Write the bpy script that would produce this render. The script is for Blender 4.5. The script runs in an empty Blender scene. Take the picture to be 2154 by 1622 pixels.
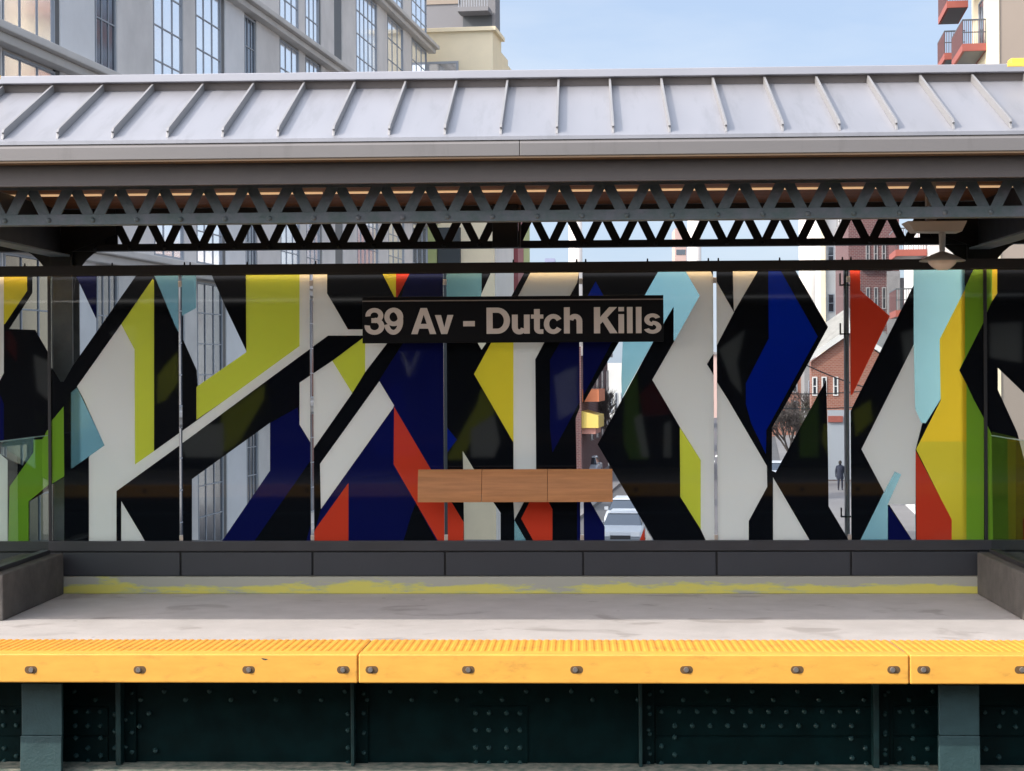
import bpy, bmesh, math, random
from mathutils import Vector, Matrix
from mathutils.geometry import delaunay_2d_cdt

scn = bpy.context.scene
COL = scn.collection
random.seed(7)

# ------------------------------------------------------------------ camera
W, H, F = 2154.0, 1622.0, 3600.0
YAW, ROLL, SHY = math.atan(143.0 / 3600.0), 0.0054, -36.0 / 2154.0
EYE = Vector((0.0, 0.0, 1.6))
F0 = Vector((-math.sin(YAW), math.cos(YAW), 0.0))
R0 = Vector((math.cos(YAW), math.sin(YAW), 0.0))
U0 = Vector((0, 0, 1))
CR = R0 * math.cos(ROLL) - U0 * math.sin(ROLL)
CU = U0 * math.cos(ROLL) + R0 * math.sin(ROLL)
cd = bpy.data.cameras.new("camera")
cd.sensor_fit = 'HORIZONTAL'; cd.sensor_width = 36.0
cd.lens = F / W * 36.0
cd.shift_y = SHY
cd.clip_start = 0.1; cd.clip_end = 6000
cam = bpy.data.objects.new("camera", cd); COL.objects.link(cam)
m3 = Matrix((CR, CU, -F0)).transposed()
cam.matrix_world = Matrix.Translation(EYE) @ m3.to_4x4()
scn.camera = cam

def ray(px, py):
    "x and z travelled for one metre of depth (y)"
    x = (px - W / 2) / F
    y = -(py - H / 2 - SHY * W) / F
    d = F0 + CR * x + CU * y
    return d.x / d.y, d.z / d.y
def at(px, py, Y):
    a, c = ray(px, py)
    return Vector((a * Y, Y, EYE.z + c * Y))

# ------------------------------------------------------------------ sky and sun
SUNV = Vector((1.2, 0.55, -1.0)).normalized()      # travel direction of the light
world = bpy.data.worlds.new("World"); scn.world = world
world.use_nodes = True
wn = world.node_tree
sky = wn.nodes.new("ShaderNodeTexSky"); sky.sky_type = 'NISHITA'; sky.sun_disc = False
sky.sun_elevation = math.asin(-SUNV.z)
sky.sun_rotation = math.atan2(-SUNV.x, -SUNV.y)
sky.air_density = 1.0; sky.dust_density = 1.2; sky.ozone_density = 1.3
bg = wn.nodes["Background"]; bg.inputs[1].default_value = 0.13
tcw = wn.nodes.new("ShaderNodeTexCoord")
mpw = wn.nodes.new("ShaderNodeMapping"); mpw.inputs["Scale"].default_value = (1.2, 1.2, 4.5)
nzw = wn.nodes.new("ShaderNodeTexNoise"); nzw.inputs["Scale"].default_value = 2.6; nzw.inputs["Detail"].default_value = 6; nzw.inputs["Roughness"].default_value = 0.55
wn.links.new(tcw.outputs["Generated"], mpw.inputs[0]); wn.links.new(mpw.outputs[0], nzw.inputs["Vector"])
rpw = wn.nodes.new("ShaderNodeValToRGB")
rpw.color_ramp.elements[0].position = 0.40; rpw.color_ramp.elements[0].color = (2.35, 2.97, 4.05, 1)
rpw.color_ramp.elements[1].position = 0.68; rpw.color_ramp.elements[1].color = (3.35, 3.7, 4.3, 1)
wn.links.new(nzw.outputs["Fac"], rpw.inputs[0])
mxw = wn.nodes.new("ShaderNodeMixRGB"); mxw.inputs[0].default_value = 0.78
wn.links.new(sky.outputs[0], mxw.inputs[1]); wn.links.new(rpw.outputs[0], mxw.inputs[2])
# added fill light: sky boosted bright and warm in the sun's half
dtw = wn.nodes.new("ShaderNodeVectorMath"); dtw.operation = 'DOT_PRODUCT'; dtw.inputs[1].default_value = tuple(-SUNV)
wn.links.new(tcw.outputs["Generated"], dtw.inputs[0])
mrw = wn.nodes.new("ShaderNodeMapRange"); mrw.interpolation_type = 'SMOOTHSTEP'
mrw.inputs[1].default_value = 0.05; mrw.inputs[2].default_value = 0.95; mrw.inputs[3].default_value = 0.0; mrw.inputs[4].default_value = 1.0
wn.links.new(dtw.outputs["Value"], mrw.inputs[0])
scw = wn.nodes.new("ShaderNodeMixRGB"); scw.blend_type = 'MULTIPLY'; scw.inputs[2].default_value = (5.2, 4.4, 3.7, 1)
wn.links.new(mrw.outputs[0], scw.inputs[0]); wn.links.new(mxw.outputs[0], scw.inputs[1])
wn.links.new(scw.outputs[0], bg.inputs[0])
sl = bpy.data.lights.new("sun", 'SUN'); sl.energy = 2.3; sl.angle = math.radians(0.5); sl.color = (1.0, 0.93, 0.84)
so = bpy.data.objects.new("sun", sl); COL.objects.link(so)
so.rotation_euler = SUNV.to_track_quat('-Z', 'Y').to_euler(); so.location = (-20, -20, 30)
scn.view_settings.view_transform = 'Standard'; scn.view_settings.look = 'None'
scn.view_settings.exposure = 0.78; scn.view_settings.gamma = 1.0
scn.render.engine = 'CYCLES'
scn.cycles.max_bounces = 10; scn.cycles.transparent_max_bounces = 12
scn.cycles.use_denoising = True

# ------------------------------------------------------------------ materials
def principled(name):
    m = bpy.data.materials.new(name); m.use_nodes = True
    return m, m.node_tree, m.node_tree.nodes["Principled BSDF"]

def mat(name, col, rough=0.6, metal=0.0, var=0.0, vscale=4.0, bump=0.0, bscale=40.0, spec=0.5, stretch=None, col2=None, dirt=None):
    m, nt, b = principled(name)
    b.inputs["Roughness"].default_value = rough
    b.inputs["Metallic"].default_value = metal
    b.inputs["Specular IOR Level"].default_value = spec
    b.inputs["Base Color"].default_value = (*col, 1)
    tc = nt.nodes.new("ShaderNodeTexCoord")
    src = tc.outputs["Object"]
    if stretch:
        mp = nt.nodes.new("ShaderNodeMapping"); mp.inputs["Scale"].default_value = stretch
        nt.links.new(src, mp.inputs[0]); src = mp.outputs[0]
    if var > 0:
        n = nt.nodes.new("ShaderNodeTexNoise"); n.inputs["Scale"].default_value = vscale
        n.inputs["Detail"].default_value = 7; n.inputs["Roughness"].default_value = 0.62
        nt.links.new(src, n.inputs["Vector"])
        r = nt.nodes.new("ShaderNodeValToRGB")
        c2 = col2 if col2 else tuple(c * (1 - var) for c in col)
        c1 = tuple(min(1, c * (1 + var * 0.35)) for c in col)
        r.color_ramp.elements[0].position = 0.33; r.color_ramp.elements[0].color = (*c2, 1)
        r.color_ramp.elements[1].position = 0.66; r.color_ramp.elements[1].color = (*c1, 1)
        nt.links.new(n.outputs["Fac"], r.inputs[0]); nt.links.new(r.outputs[0], b.inputs["Base Color"])
        mr = nt.nodes.new("ShaderNodeMapRange"); mr.inputs[3].default_value = max(0, rough - 0.08); mr.inputs[4].default_value = min(1, rough + 0.1)
        nt.links.new(n.outputs["Fac"], mr.inputs[0]); nt.links.new(mr.outputs[0], b.inputs["Roughness"])
    if dirt:
        dcol, dsc, dthr, damt, dstr = dirt
        mpd = nt.nodes.new("ShaderNodeMapping"); mpd.inputs["Scale"].default_value = dstr; mpd.inputs["Location"].default_value = (1.3, 0.7, 2.1)
        nt.links.new(tc.outputs["Object"], mpd.inputs[0])
        nd = nt.nodes.new("ShaderNodeTexNoise"); nd.inputs["Scale"].default_value = dsc; nd.inputs["Detail"].default_value = 8; nd.inputs["Roughness"].default_value = 0.68
        nt.links.new(mpd.outputs[0], nd.inputs["Vector"])
        rd = nt.nodes.new("ShaderNodeMapRange"); rd.inputs[1].default_value = dthr; rd.inputs[2].default_value = dthr + 0.13; rd.inputs[3].default_value = 0; rd.inputs[4].default_value = damt
        nt.links.new(nd.outputs["Fac"], rd.inputs[0])
        md_ = nt.nodes.new("ShaderNodeMixRGB"); nt.links.new(rd.outputs[0], md_.inputs[0]); md_.inputs[2].default_value = (*dcol, 1)
        if b.inputs["Base Color"].links: nt.links.new(b.inputs["Base Color"].links[0].from_socket, md_.inputs[1])
        else: md_.inputs[1].default_value = (*col, 1)
        nt.links.new(md_.outputs[0], b.inputs["Base Color"])
    if bump > 0:
        n2 = nt.nodes.new("ShaderNodeTexNoise"); n2.inputs["Scale"].default_value = bscale; n2.inputs["Detail"].default_value = 5
        nt.links.new(src, n2.inputs["Vector"])
        bp = nt.nodes.new("ShaderNodeBump"); bp.inputs["Strength"].default_value = bump; bp.inputs["Distance"].default_value = 0.01
        nt.links.new(n2.outputs["Fac"], bp.inputs["Height"]); nt.links.new(bp.outputs[0], b.inputs["Normal"])
    return m

def brick_mat(name, c1, c2, mortar, scale=1.0):
    m, nt, b = principled(name)
    tc = nt.nodes.new("ShaderNodeTexCoord")
    sp = nt.nodes.new("ShaderNodeSeparateXYZ"); nt.links.new(tc.outputs["Object"], sp.inputs[0])
    ad = nt.nodes.new("ShaderNodeMath"); ad.operation = 'ADD'
    nt.links.new(sp.outputs[0], ad.inputs[0]); nt.links.new(sp.outputs[1], ad.inputs[1])
    cb = nt.nodes.new("ShaderNodeCombineXYZ"); nt.links.new(ad.outputs[0], cb.inputs[0]); nt.links.new(sp.outputs[2], cb.inputs[1])
    br = nt.nodes.new("ShaderNodeTexBrick"); br.inputs["Scale"].default_value = 2.2 * scale
    br.inputs["Color1"].default_value = (*c1, 1); br.inputs["Color2"].default_value = (*c2, 1); br.inputs["Mortar"].default_value = (*mortar, 1)
    nt.links.new(cb.outputs[0], br.inputs["Vector"]); nt.links.new(br.outputs[0], b.inputs["Base Color"])
    b.inputs["Roughness"].default_value = 0.9
    return m

def emis(name, col, strength):
    m, nt, b = principled(name)
    b.inputs["Base Color"].default_value = (*col, 1)
    b.inputs["Emission Color"].default_value = (*col, 1); b.inputs["Emission Strength"].default_value = strength
    return m

def skin(nt, ior):
    fr = nt.nodes.new("ShaderNodeFresnel"); fr.inputs[0].default_value = ior
    ge = nt.nodes.new("ShaderNodeNewGeometry")
    iv = nt.nodes.new("ShaderNodeMath"); iv.operation = 'SUBTRACT'; iv.inputs[0].default_value = 1.0
    nt.links.new(ge.outputs["Backfacing"], iv.inputs[1])
    ml = nt.nodes.new("ShaderNodeMath"); ml.operation = 'MULTIPLY'
    nt.links.new(fr.outputs[0], ml.inputs[0]); nt.links.new(iv.outputs[0], ml.inputs[1])
    return ml.outputs[0]

def art_glass(name, col, transp=0.0, transl=0.0, tcol=None, rough=0.03, refr=0.0):
    "enamelled glass: diffuse + translucent + tinted see-through, under a glossy skin"
    m = bpy.data.materials.new(name); m.use_nodes = True
    nt = m.node_tree; nt.nodes.clear()
    out = nt.nodes.new("ShaderNodeOutputMaterial")
    dif = nt.nodes.new("ShaderNodeBsdfDiffuse"); dif.inputs[0].default_value = (*col, 1)
    cur = dif.outputs[0]
    if transl > 0:
        tl = nt.nodes.new("ShaderNodeBsdfTranslucent"); tl.inputs[0].default_value = (*(tcol or col), 1)
        mx = nt.nodes.new("ShaderNodeMixShader"); mx.inputs[0].default_value = transl
        nt.links.new(cur, mx.inputs[1]); nt.links.new(tl.outputs[0], mx.inputs[2]); cur = mx.outputs[0]
    if transp > 0:
        tr = nt.nodes.new("ShaderNodeBsdfTransparent"); tr.inputs[0].default_value = (*(tcol or col), 1)
        mx = nt.nodes.new("ShaderNodeMixShader"); mx.inputs[0].default_value = transp
        nt.links.new(cur, mx.inputs[1]); nt.links.new(tr.outputs[0], mx.inputs[2]); cur = mx.outputs[0]
    if refr > 0:
        rf = nt.nodes.new("ShaderNodeBsdfRefraction"); rf.inputs["Color"].default_value = (*[c ** 0.5 for c in (tcol or col)], 1)
        rf.inputs["Roughness"].default_value = 0.22; rf.inputs["IOR"].default_value = 1.35
        mx = nt.nodes.new("ShaderNodeMixShader"); mx.inputs[0].default_value = refr
        nt.links.new(cur, mx.inputs[1]); nt.links.new(rf.outputs[0], mx.inputs[2]); cur = mx.outputs[0]
    gl = nt.nodes.new("ShaderNodeBsdfGlossy"); gl.inputs["Roughness"].default_value = rough
    mx = nt.nodes.new("ShaderNodeMixShader")
    nt.links.new(skin(nt, 1.5), mx.inputs[0]); nt.links.new(cur, mx.inputs[1]); nt.links.new(gl.outputs[0], mx.inputs[2])
    nt.links.new(mx.outputs[0], out.inputs[0])
    return m

def clear_glass(name, tint=(0.93, 0.95, 0.95), ior=1.45):
    m = bpy.data.materials.new(name); m.use_nodes = True
    nt = m.node_tree; nt.nodes.clear()
    out = nt.nodes.new("ShaderNodeOutputMaterial")
    tr = nt.nodes.new("ShaderNodeBsdfTransparent"); tr.inputs[0].default_value = (*tint, 1)
    gl = nt.nodes.new("ShaderNodeBsdfGlossy"); gl.inputs["Roughness"].default_value = 0.01
    mx = nt.nodes.new("ShaderNodeMixShader")
    nt.links.new(skin(nt, ior), mx.inputs[0]); nt.links.new(tr.outputs[0], mx.inputs[1]); nt.links.new(gl.outputs[0], mx.inputs[2])
    nt.links.new(mx.outputs[0], out.inputs[0])
    return m

M = {}
M['black'] = art_glass("black enamel glass", (0.004, 0.005, 0.007))
M['white'] = art_glass("white enamel glass", (0.84, 0.85, 0.80), transl=0.50, tcol=(0.88, 0.92, 0.90))
M['navy'] = art_glass("navy enamel glass", (0.004, 0.006, 0.055))
M['blue'] = art_glass("blue enamel glass", (0.003, 0.016, 0.20), transl=0.4, refr=0.30, tcol=(0.0, 0.045, 0.50))
M['red'] = art_glass("red enamel glass", (0.60, 0.060, 0.028), transl=0.3, transp=0.02)
M['lime'] = art_glass("lime enamel glass", (0.80, 0.86, 0.10), transl=0.45, refr=0.5, tcol=(0.86, 0.93, 0.14))
M['yellow'] = art_glass("yellow enamel glass", (0.98, 0.70, 0.04), transl=0.45, refr=0.55, tcol=(1.0, 0.80, 0.07))
M['lemon'] = art_glass("lemon enamel glass", (0.92, 0.80, 0.07), transl=0.45, refr=0.5, tcol=(1.0, 0.92, 0.10))
M['mustard'] = art_glass("mustard enamel glass", (0.72, 0.62, 0.05), transl=0.45, refr=0.5, tcol=(0.85, 0.78, 0.09))
M['green'] = art_glass("green enamel glass", (0.27, 0.52, 0.05), transl=0.35, refr=0.42, tcol=(0.40, 0.68, 0.10))
M['olive'] = art_glass("olive enamel glass", (0.026, 0.045, 0.008))
M['darkgreen'] = art_glass("dark green enamel glass", (0.004, 0.022, 0.010))
M['darkred'] = art_glass("dark red enamel glass", (0.055, 0.004, 0.004))
M['sky'] = art_glass("pale blue tinted glass", (0.26, 0.50, 0.56), transp=0.0, transl=0.5, refr=0.76, tcol=(0.42, 0.80, 0.88))
M['clear'] = clear_glass("clear glass")
M['guardglass'] = clear_glass("guard glass", (0.86, 0.92, 0.88), ior=1.3)
M['paleedge'] = mat("pale polished glass edge", (0.28, 0.42, 0.42), 0.2)
M['glassedge'] = mat("glass edge", (0.03, 0.10, 0.09), 0.15)

M['roof'] = mat("roof sheet metal", (0.33, 0.33, 0.35), 0.36, 0.35, var=0.07, vscale=1.3, stretch=(3, 0.6, 0.6), dirt=((0.24, 0.24, 0.25), 3.0, 0.52, 0.42, (3.5, 0.5, 0.5)))
M['rib'] = mat("roof rib metal", (0.30, 0.295, 0.29), 0.42, 0.3, var=0.06, vscale=3)
M['cap'] = mat("ridge cap metal", (0.36, 0.36, 0.385), 0.36, 0.3, var=0.05, vscale=2)
M['fascia'] = mat("taupe fascia metal", (0.205, 0.19, 0.18), 0.38, 0.3, var=0.08, vscale=1.1, stretch=(0.8, 3, 3), dirt=((0.12, 0.11, 0.10), 2.5, 0.55, 0.35, (2.5, 1, 0.4)))
M['gutter'] = mat("dark gutter board", (0.105, 0.088, 0.08), 0.6, 0.0, var=0.12, vscale=2.5, bump=0.15, bscale=150)
M['browntrim'] = mat("brown drip trim", (0.17, 0.11, 0.06), 0.6)
M['wood'] = mat("ceiling wood planks", (0.15, 0.058, 0.02), 0.5, var=0.4, vscale=3, stretch=(0.6, 9, 6))
M['barwood'] = mat("leaning bar wood", (0.42, 0.19, 0.075), 0.5, spec=0.25, var=0.25, vscale=2.2, stretch=(1.0, 12, 14), bump=0.05, bscale=60)
M['steelgrey'] = mat("grey blue painted steel", (0.135, 0.145, 0.165), 0.55, 0.0, var=0.35, vscale=9, bump=0.25, bscale=60, col2=(0.085, 0.125, 0.12))
M['steelblack'] = mat("black painted steel", (0.005, 0.005, 0.0055), 0.5, 0.0, var=0.3, vscale=8)
M['steelsheen'] = mat("column steel lightened by reflections", (0.15, 0.16, 0.17), 0.5, 0.0, var=0.3, vscale=6)  # column colour lightened to stand in for reflections in the glass
M['railblack'] = mat("black rail paint", (0.008, 0.007, 0.007), 0.55)
M['baserail'] = mat("charcoal base rail", (0.028, 0.028, 0.032), 0.45, var=0.15, vscale=5)
M['kick'] = mat("slate kick panel", (0.028, 0.030, 0.036), 0.5, var=0.12, vscale=1.7)
M['granite'] = mat("dark cast stone", (0.105, 0.096, 0.088), 0.8, var=0.3, vscale=9, bump=0.3, bscale=120)
M['signblack'] = mat("black sign enamel", (0.003, 0.0035, 0.0045), 0.6, spec=0.12)
M['signtext'] = mat("sign lettering", (0.53, 0.485, 0.435), 0.5)
M['signline'] = mat("sign rule line", (0.20, 0.17, 0.15), 0.5)
M['yellowedge'] = mat("yellow edge board", (0.86, 0.43, 0.072), 0.5, var=0.10, vscale=5, bump=0.06, bscale=90, stretch=(1, 4, 4), dirt=((0.45, 0.22, 0.05), 5.5, 0.555, 0.42, (1, 3, 2.2)))
M['tactile'] = mat("yellow ribbed strip", (0.90, 0.40, 0.055), 0.6, var=0.10, vscale=7, dirt=((0.42, 0.20, 0.05), 4.0, 0.53, 0.5, (1, 1.5, 1)))
M['socket'] = mat("dark bolt socket", (0.13, 0.075, 0.03), 0.7)
M['bolt'] = mat("steel bolt head", (0.5, 0.46, 0.42), 0.35, 0.8)
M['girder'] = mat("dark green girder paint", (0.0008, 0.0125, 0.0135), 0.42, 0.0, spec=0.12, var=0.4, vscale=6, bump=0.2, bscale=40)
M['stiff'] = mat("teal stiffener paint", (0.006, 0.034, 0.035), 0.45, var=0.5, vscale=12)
M['rivet'] = mat("girder green with painted highlights", (0.022, 0.055, 0.056), 0.25, 0.0, spec=0.5)  # same paint as the girder, lightened to hold painted highlights
M['bracket'] = mat("grey green bracket paint", (0.028, 0.066, 0.070), 0.55, var=0.2, vscale=9, bump=0.3, bscale=70)
M['flange'] = mat("weathered flange", (0.26, 0.25, 0.20), 0.8, var=0.75, vscale=14, bump=0.5, bscale=50, col2=(0.07, 0.12, 0.10))
M['lampcream'] = mat("cream lamp enamel", (0.40, 0.37, 0.32), 0.45)
M['lampshade'] = mat("olive grey lamp shade", (0.26, 0.245, 0.205), 0.5)
M['lampglass'] = mat("frosted lamp glass", (0.62, 0.52, 0.42), 0.25)
M['led'] = emis("warm strip light", (1.0, 0.66, 0.36), 0.30)
M['ledrail'] = emis("warm rail light", (1.0, 0.64, 0.30), 9.0)
M['anchor'] = mat("yellow roof anchor paint", (0.85, 0.55, 0.08), 0.6)
M['track'] = mat("track bed ballast", (0.02, 0.018, 0.016), 0.95, var=0.4, vscale=6)

# floor concrete: noise, stains
def concrete(name):
    m, nt, b = principled(name)
    tc = nt.nodes.new("ShaderNodeTexCoord")
    n1 = nt.nodes.new("ShaderNodeTexNoise"); n1.inputs["Scale"].default_value = 3.0; n1.inputs["Detail"].default_value = 9; n1.inputs["Roughness"].default_value = 0.65
    mp = nt.nodes.new("ShaderNodeMapping"); mp.inputs["Scale"].default_value = (1.0, 1.0, 1)
    nt.links.new(tc.outputs["Object"], mp.inputs[0]); nt.links.new(mp.outputs[0], n1.inputs["Vector"])
    r1 = nt.nodes.new("ShaderNodeValToRGB")
    r1.color_ramp.elements[0].position = 0.30; r1.color_ramp.elements[0].color = (0.445, 0.42, 0.40, 1)
    r1.color_ramp.elements[1].position = 0.62; r1.color_ramp.elements[1].color = (0.525, 0.495, 0.475, 1)
    nt.links.new(n1.outputs["Fac"], r1.inputs[0])
    n2 = nt.nodes.new("ShaderNodeTexNoise"); n2.inputs["Scale"].default_value = 1.7; n2.inputs["Detail"].default_value = 5; n2.inputs["Distortion"].default_value = 0.8
    mp2 = nt.nodes.new("ShaderNodeMapping"); mp2.inputs["Scale"].default_value = (1.1, 1.5, 1); mp2.inputs["Location"].default_value = (3.1, 1.7, 0)
    nt.links.new(tc.outputs["Object"], mp2.inputs[0]); nt.links.new(mp2.outputs[0], n2.inputs["Vector"])
    r2 = nt.nodes.new("ShaderNodeValToRGB")
    r2.color_ramp.elements[0].position = 0.59; r2.color_ramp.elements[0].color = (1, 1, 1, 1)
    r2.color_ramp.elements[1].position = 0.66; r2.color_ramp.elements[1].color = (0.77, 0.755, 0.745, 1)
    nt.links.new(n2.outputs["Fac"], r2.inputs[0])
    mx = nt.nodes.new("ShaderNodeMixRGB"); mx.blend_type = 'MULTIPLY'; mx.inputs[0].default_value = 1
    nt.links.new(r1.outputs[0], mx.inputs[1]); nt.links.new(r2.outputs[0], mx.inputs[2])
    vo = nt.nodes.new("ShaderNodeTexVoronoi"); vo.inputs["Scale"].default_value = 3.1
    nt.links.new(tc.outputs["Object"], vo.inputs["Vector"])
    r3 = nt.nodes.new("ShaderNodeValToRGB")
    r3.color_ramp.elements[0].position = 0.035; r3.color_ramp.elements[0].color = (0.62, 0.60, 0.58, 1)
    r3.color_ramp.elements[1].position = 0.055; r3.color_ramp.elements[1].color = (1, 1, 1, 1)
    nt.links.new(vo.outputs["Distance"], r3.inputs[0])
    mx3 = nt.nodes.new("ShaderNodeMixRGB"); mx3.blend_type = 'MULTIPLY'; mx3.inputs[0].default_value = 1
    nt.links.new(mx.outputs[0], mx3.inputs[1]); nt.links.new(r3.outputs[0], mx3.inputs[2])
    nt.links.new(mx3.outputs[0], b.inputs["Base Color"]); b.inputs["Roughness"].default_value = 0.85
    n3 = nt.nodes.new("ShaderNodeTexNoise"); n3.inputs["Scale"].default_value = 60; n3.inputs["Detail"].default_value = 4
    nt.links.new(tc.outputs["Object"], n3.inputs["Vector"])
    bp = nt.nodes.new("ShaderNodeBump"); bp.inputs["Strength"].default_value = 0.25; bp.inputs["Distance"].default_value = 0.006
    nt.links.new(n3.outputs["Fac"], bp.inputs["Height"]); nt.links.new(bp.outputs[0], b.inputs["Normal"])
    return m
M['concrete'] = concrete("platform concrete")

def kerb_paint(name):
    "concrete kerb with worn yellow-green paint patches"
    m, nt, b = principled(name)
    tc = nt.nodes.new("ShaderNodeTexCoord")
    n1 = nt.nodes.new("ShaderNodeTexNoise"); n1.inputs["Scale"].default_value = 1.5; n1.inputs["Detail"].default_value = 10; n1.inputs["Roughness"].default_value = 0.72
    mp = nt.nodes.new("ShaderNodeMapping"); mp.inputs["Scale"].default_value = (1, 1, 5.5); mp.inputs["Location"].default_value = (0.6, 0, 2.3)
    nt.links.new(tc.outputs["Object"], mp.inputs[0]); nt.links.new(mp.outputs[0], n1.inputs["Vector"])
    r1 = nt.nodes.new("ShaderNodeValToRGB")
    e = r1.color_ramp.elements
    e[0].position = 0.455; e[0].color = (0.35, 0.34, 0.285, 1)
    e[1].position = 0.545; e[1].color = (0.56, 0.50, 0.11, 1)
    e2 = e.new(0.485); e2.color = (0.43, 0.43, 0.19, 1)
    sp = nt.nodes.new("ShaderNodeSeparateXYZ"); nt.links.new(tc.outputs["Object"], sp.inputs[0])
    n2 = nt.nodes.new("ShaderNodeTexNoise"); n2.inputs["Scale"].default_value = 2.2; n2.inputs["Detail"].default_value = 5
    nt.links.new(tc.outputs["Object"], n2.inputs["Vector"])
    zr = nt.nodes.new("ShaderNodeMapRange"); zr.inputs[1].default_value = 0.045; zr.inputs[2].default_value = 0.10; zr.inputs[3].default_value = 0.03; zr.inputs[4].default_value = -0.14
    nt.links.new(sp.outputs[2], zr.inputs[0])
    ad = nt.nodes.new("ShaderNodeMath"); ad.operation = 'ADD'; nt.links.new(n1.outputs["Fac"], ad.inputs[0]); nt.links.new(zr.outputs[0], ad.inputs[1])
    ad2 = nt.nodes.new("ShaderNodeMath"); ad2.operation = 'MULTIPLY_ADD'; ad2.inputs[1].default_value = 0.25; nt.links.new(n2.outputs["Fac"], ad2.inputs[0]); nt.links.new(ad.outputs[0], ad2.inputs[2])
    sb = nt.nodes.new("ShaderNodeMath"); sb.operation = 'SUBTRACT'; sb.inputs[1].default_value = 0.125; nt.links.new(ad2.outputs[0], sb.inputs[0])
    nt.links.new(sb.outputs[0], r1.inputs[0]); nt.links.new(r1.outputs[0], b.inputs["Base Color"])
    b.inputs["Roughness"].default_value = 0.85
    return m
M['kerb'] = kerb_paint("painted kerb")

M['bgrey'] = mat("grey facade concrete", (0.72, 0.685, 0.65), 0.8, var=0.15, vscale=0.8)
M['bgreylight'] = mat("light grey facade panel", (0.78, 0.775, 0.77), 0.75, var=0.1, vscale=0.7)
M['bledge'] = mat("grey ledge", (0.60, 0.57, 0.53), 0.7, var=0.12, vscale=1)
M['bdark'] = mat("dark rail paint and painted shade", (0.07, 0.08, 0.09), 0.5)  # dark rails, and panels whose colour stands in for shade
M['bframe'] = mat("window frame grey blue", (0.33, 0.36, 0.40), 0.5)
def win_glass(name, col, rough=0.10):
    m, nt, b = principled(name)
    b.inputs["Base Color"].default_value = (*col, 1); b.inputs["Metallic"].default_value = 0.85; b.inputs["Roughness"].default_value = rough
    tc = nt.nodes.new("ShaderNodeTexCoord")
    n = nt.nodes.new("ShaderNodeTexNoise"); n.inputs["Scale"].default_value = 0.7
    nt.links.new(tc.outputs["Object"], n.inputs["Vector"])
    bp = nt.nodes.new("ShaderNodeBump"); bp.inputs["Strength"].default_value = 0.06; bp.inputs["Distance"].default_value = 0.05
    nt.links.new(n.outputs["Fac"], bp.inputs["Height"]); nt.links.new(bp.outputs[0], b.inputs["Normal"])
    return m
M['bglass'] = win_glass("reflective window glass", (0.97, 0.98, 1.0))
M['dglass'] = win_glass("dark window glass", (0.13, 0.15, 0.18))
M['cream'] = mat("cream stucco", (0.86, 0.75, 0.53), 0.9, var=0.06, vscale=1)
M['whitewall'] = mat("white painted wall", (0.66, 0.65, 0.63), 0.85, var=0.08, vscale=0.6)
M['palegreen'] = mat("pale green panel", (0.38, 0.44, 0.20), 0.8)
M['slate'] = mat("dark slate cladding", (0.035, 0.045, 0.05), 0.6)
M['maroon'] = mat("maroon downpipe", (0.26, 0.06, 0.07), 0.6)
M['towergrey'] = mat("grey tower concrete", (0.20, 0.20, 0.21), 0.85, var=0.05, vscale=0.5)
M['tan'] = mat("tan stucco", (0.31, 0.26, 0.215), 0.9, var=0.05, vscale=0.4)
M['coral'] = mat("coral balcony paint", (0.30, 0.082, 0.062), 0.7, var=0.1)
M['railred'] = mat("dull red railing paint", (0.13, 0.06, 0.06), 0.7)
M['brick'] = brick_mat("dark red brick", (0.13, 0.05, 0.05), (0.10, 0.045, 0.05), (0.20, 0.17, 0.16))
M['brickor'] = brick_mat("orange brick", (0.30, 0.12, 0.08), (0.25, 0.09, 0.06), (0.32, 0.25, 0.22))
M['stone'] = mat("grey stone trim", (0.25, 0.24, 0.24), 0.9, var=0.15)
M['roofgrey'] = mat("weathered shingle", (0.28, 0.27, 0.25), 0.9, var=0.2, vscale=2)
M['stack'] = mat("chimney concrete", (0.72, 0.66, 0.60), 0.9, var=0.05, vscale=0.1)
M['stackpink'] = mat("pinkish tower brick", (0.50, 0.36, 0.32), 0.9, var=0.1, vscale=0.3)
M['farblock'] = mat("distant lavender block", (0.30, 0.32, 0.45), 0.9)
M['asphalt'] = mat("street asphalt", (0.085, 0.085, 0.092), 0.9, var=0.2, vscale=0.5)
M['pavement'] = mat("pavement slabs", (0.17, 0.165, 0.17), 0.9, var=0.15, vscale=0.6)
M['ground'] = mat("city ground", (0.16, 0.155, 0.15), 0.95, var=0.3, vscale=0.05)
M['roadpaint'] = mat("road line paint", (0.7, 0.7, 0.66), 0.8)
M['carwhite'] = mat("white car paint", (0.48, 0.51, 0.56), 0.25, spec=0.6)
M['tyre'] = mat("tyre rubber", (0.02, 0.02, 0.02), 0.9)
M['rim'] = mat("alloy rim", (0.5, 0.5, 0.5), 0.35, 0.8)
M['headlight'] = mat("headlight lens", (0.6, 0.62, 0.65), 0.1)
M['darkplastic'] = mat("dark plastic", (0.03, 0.03, 0.035), 0.5)
M['bark'] = mat("bark", (0.10, 0.085, 0.08), 0.95, var=0.3, vscale=5)
M['jacket'] = mat("dark navy coat cloth", (0.02, 0.025, 0.045), 0.9)
M['hair'] = mat("dark hair", (0.02, 0.015, 0.012), 0.7)
M['pole'] = mat("grey painted pole", (0.15, 0.155, 0.17), 0.5, var=0.2, vscale=6)
M['awning'] = mat("yellow shop awning", (0.75, 0.56, 0.14), 0.7)
M['awnpink'] = mat("pink shop sign", (0.50, 0.24, 0.20), 0.7)
M['orangesign'] = mat("orange shop sign", (0.62, 0.20, 0.09), 0.7)
M['cable'] = mat("black cable", (0.02, 0.02, 0.022), 0.6)

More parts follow.
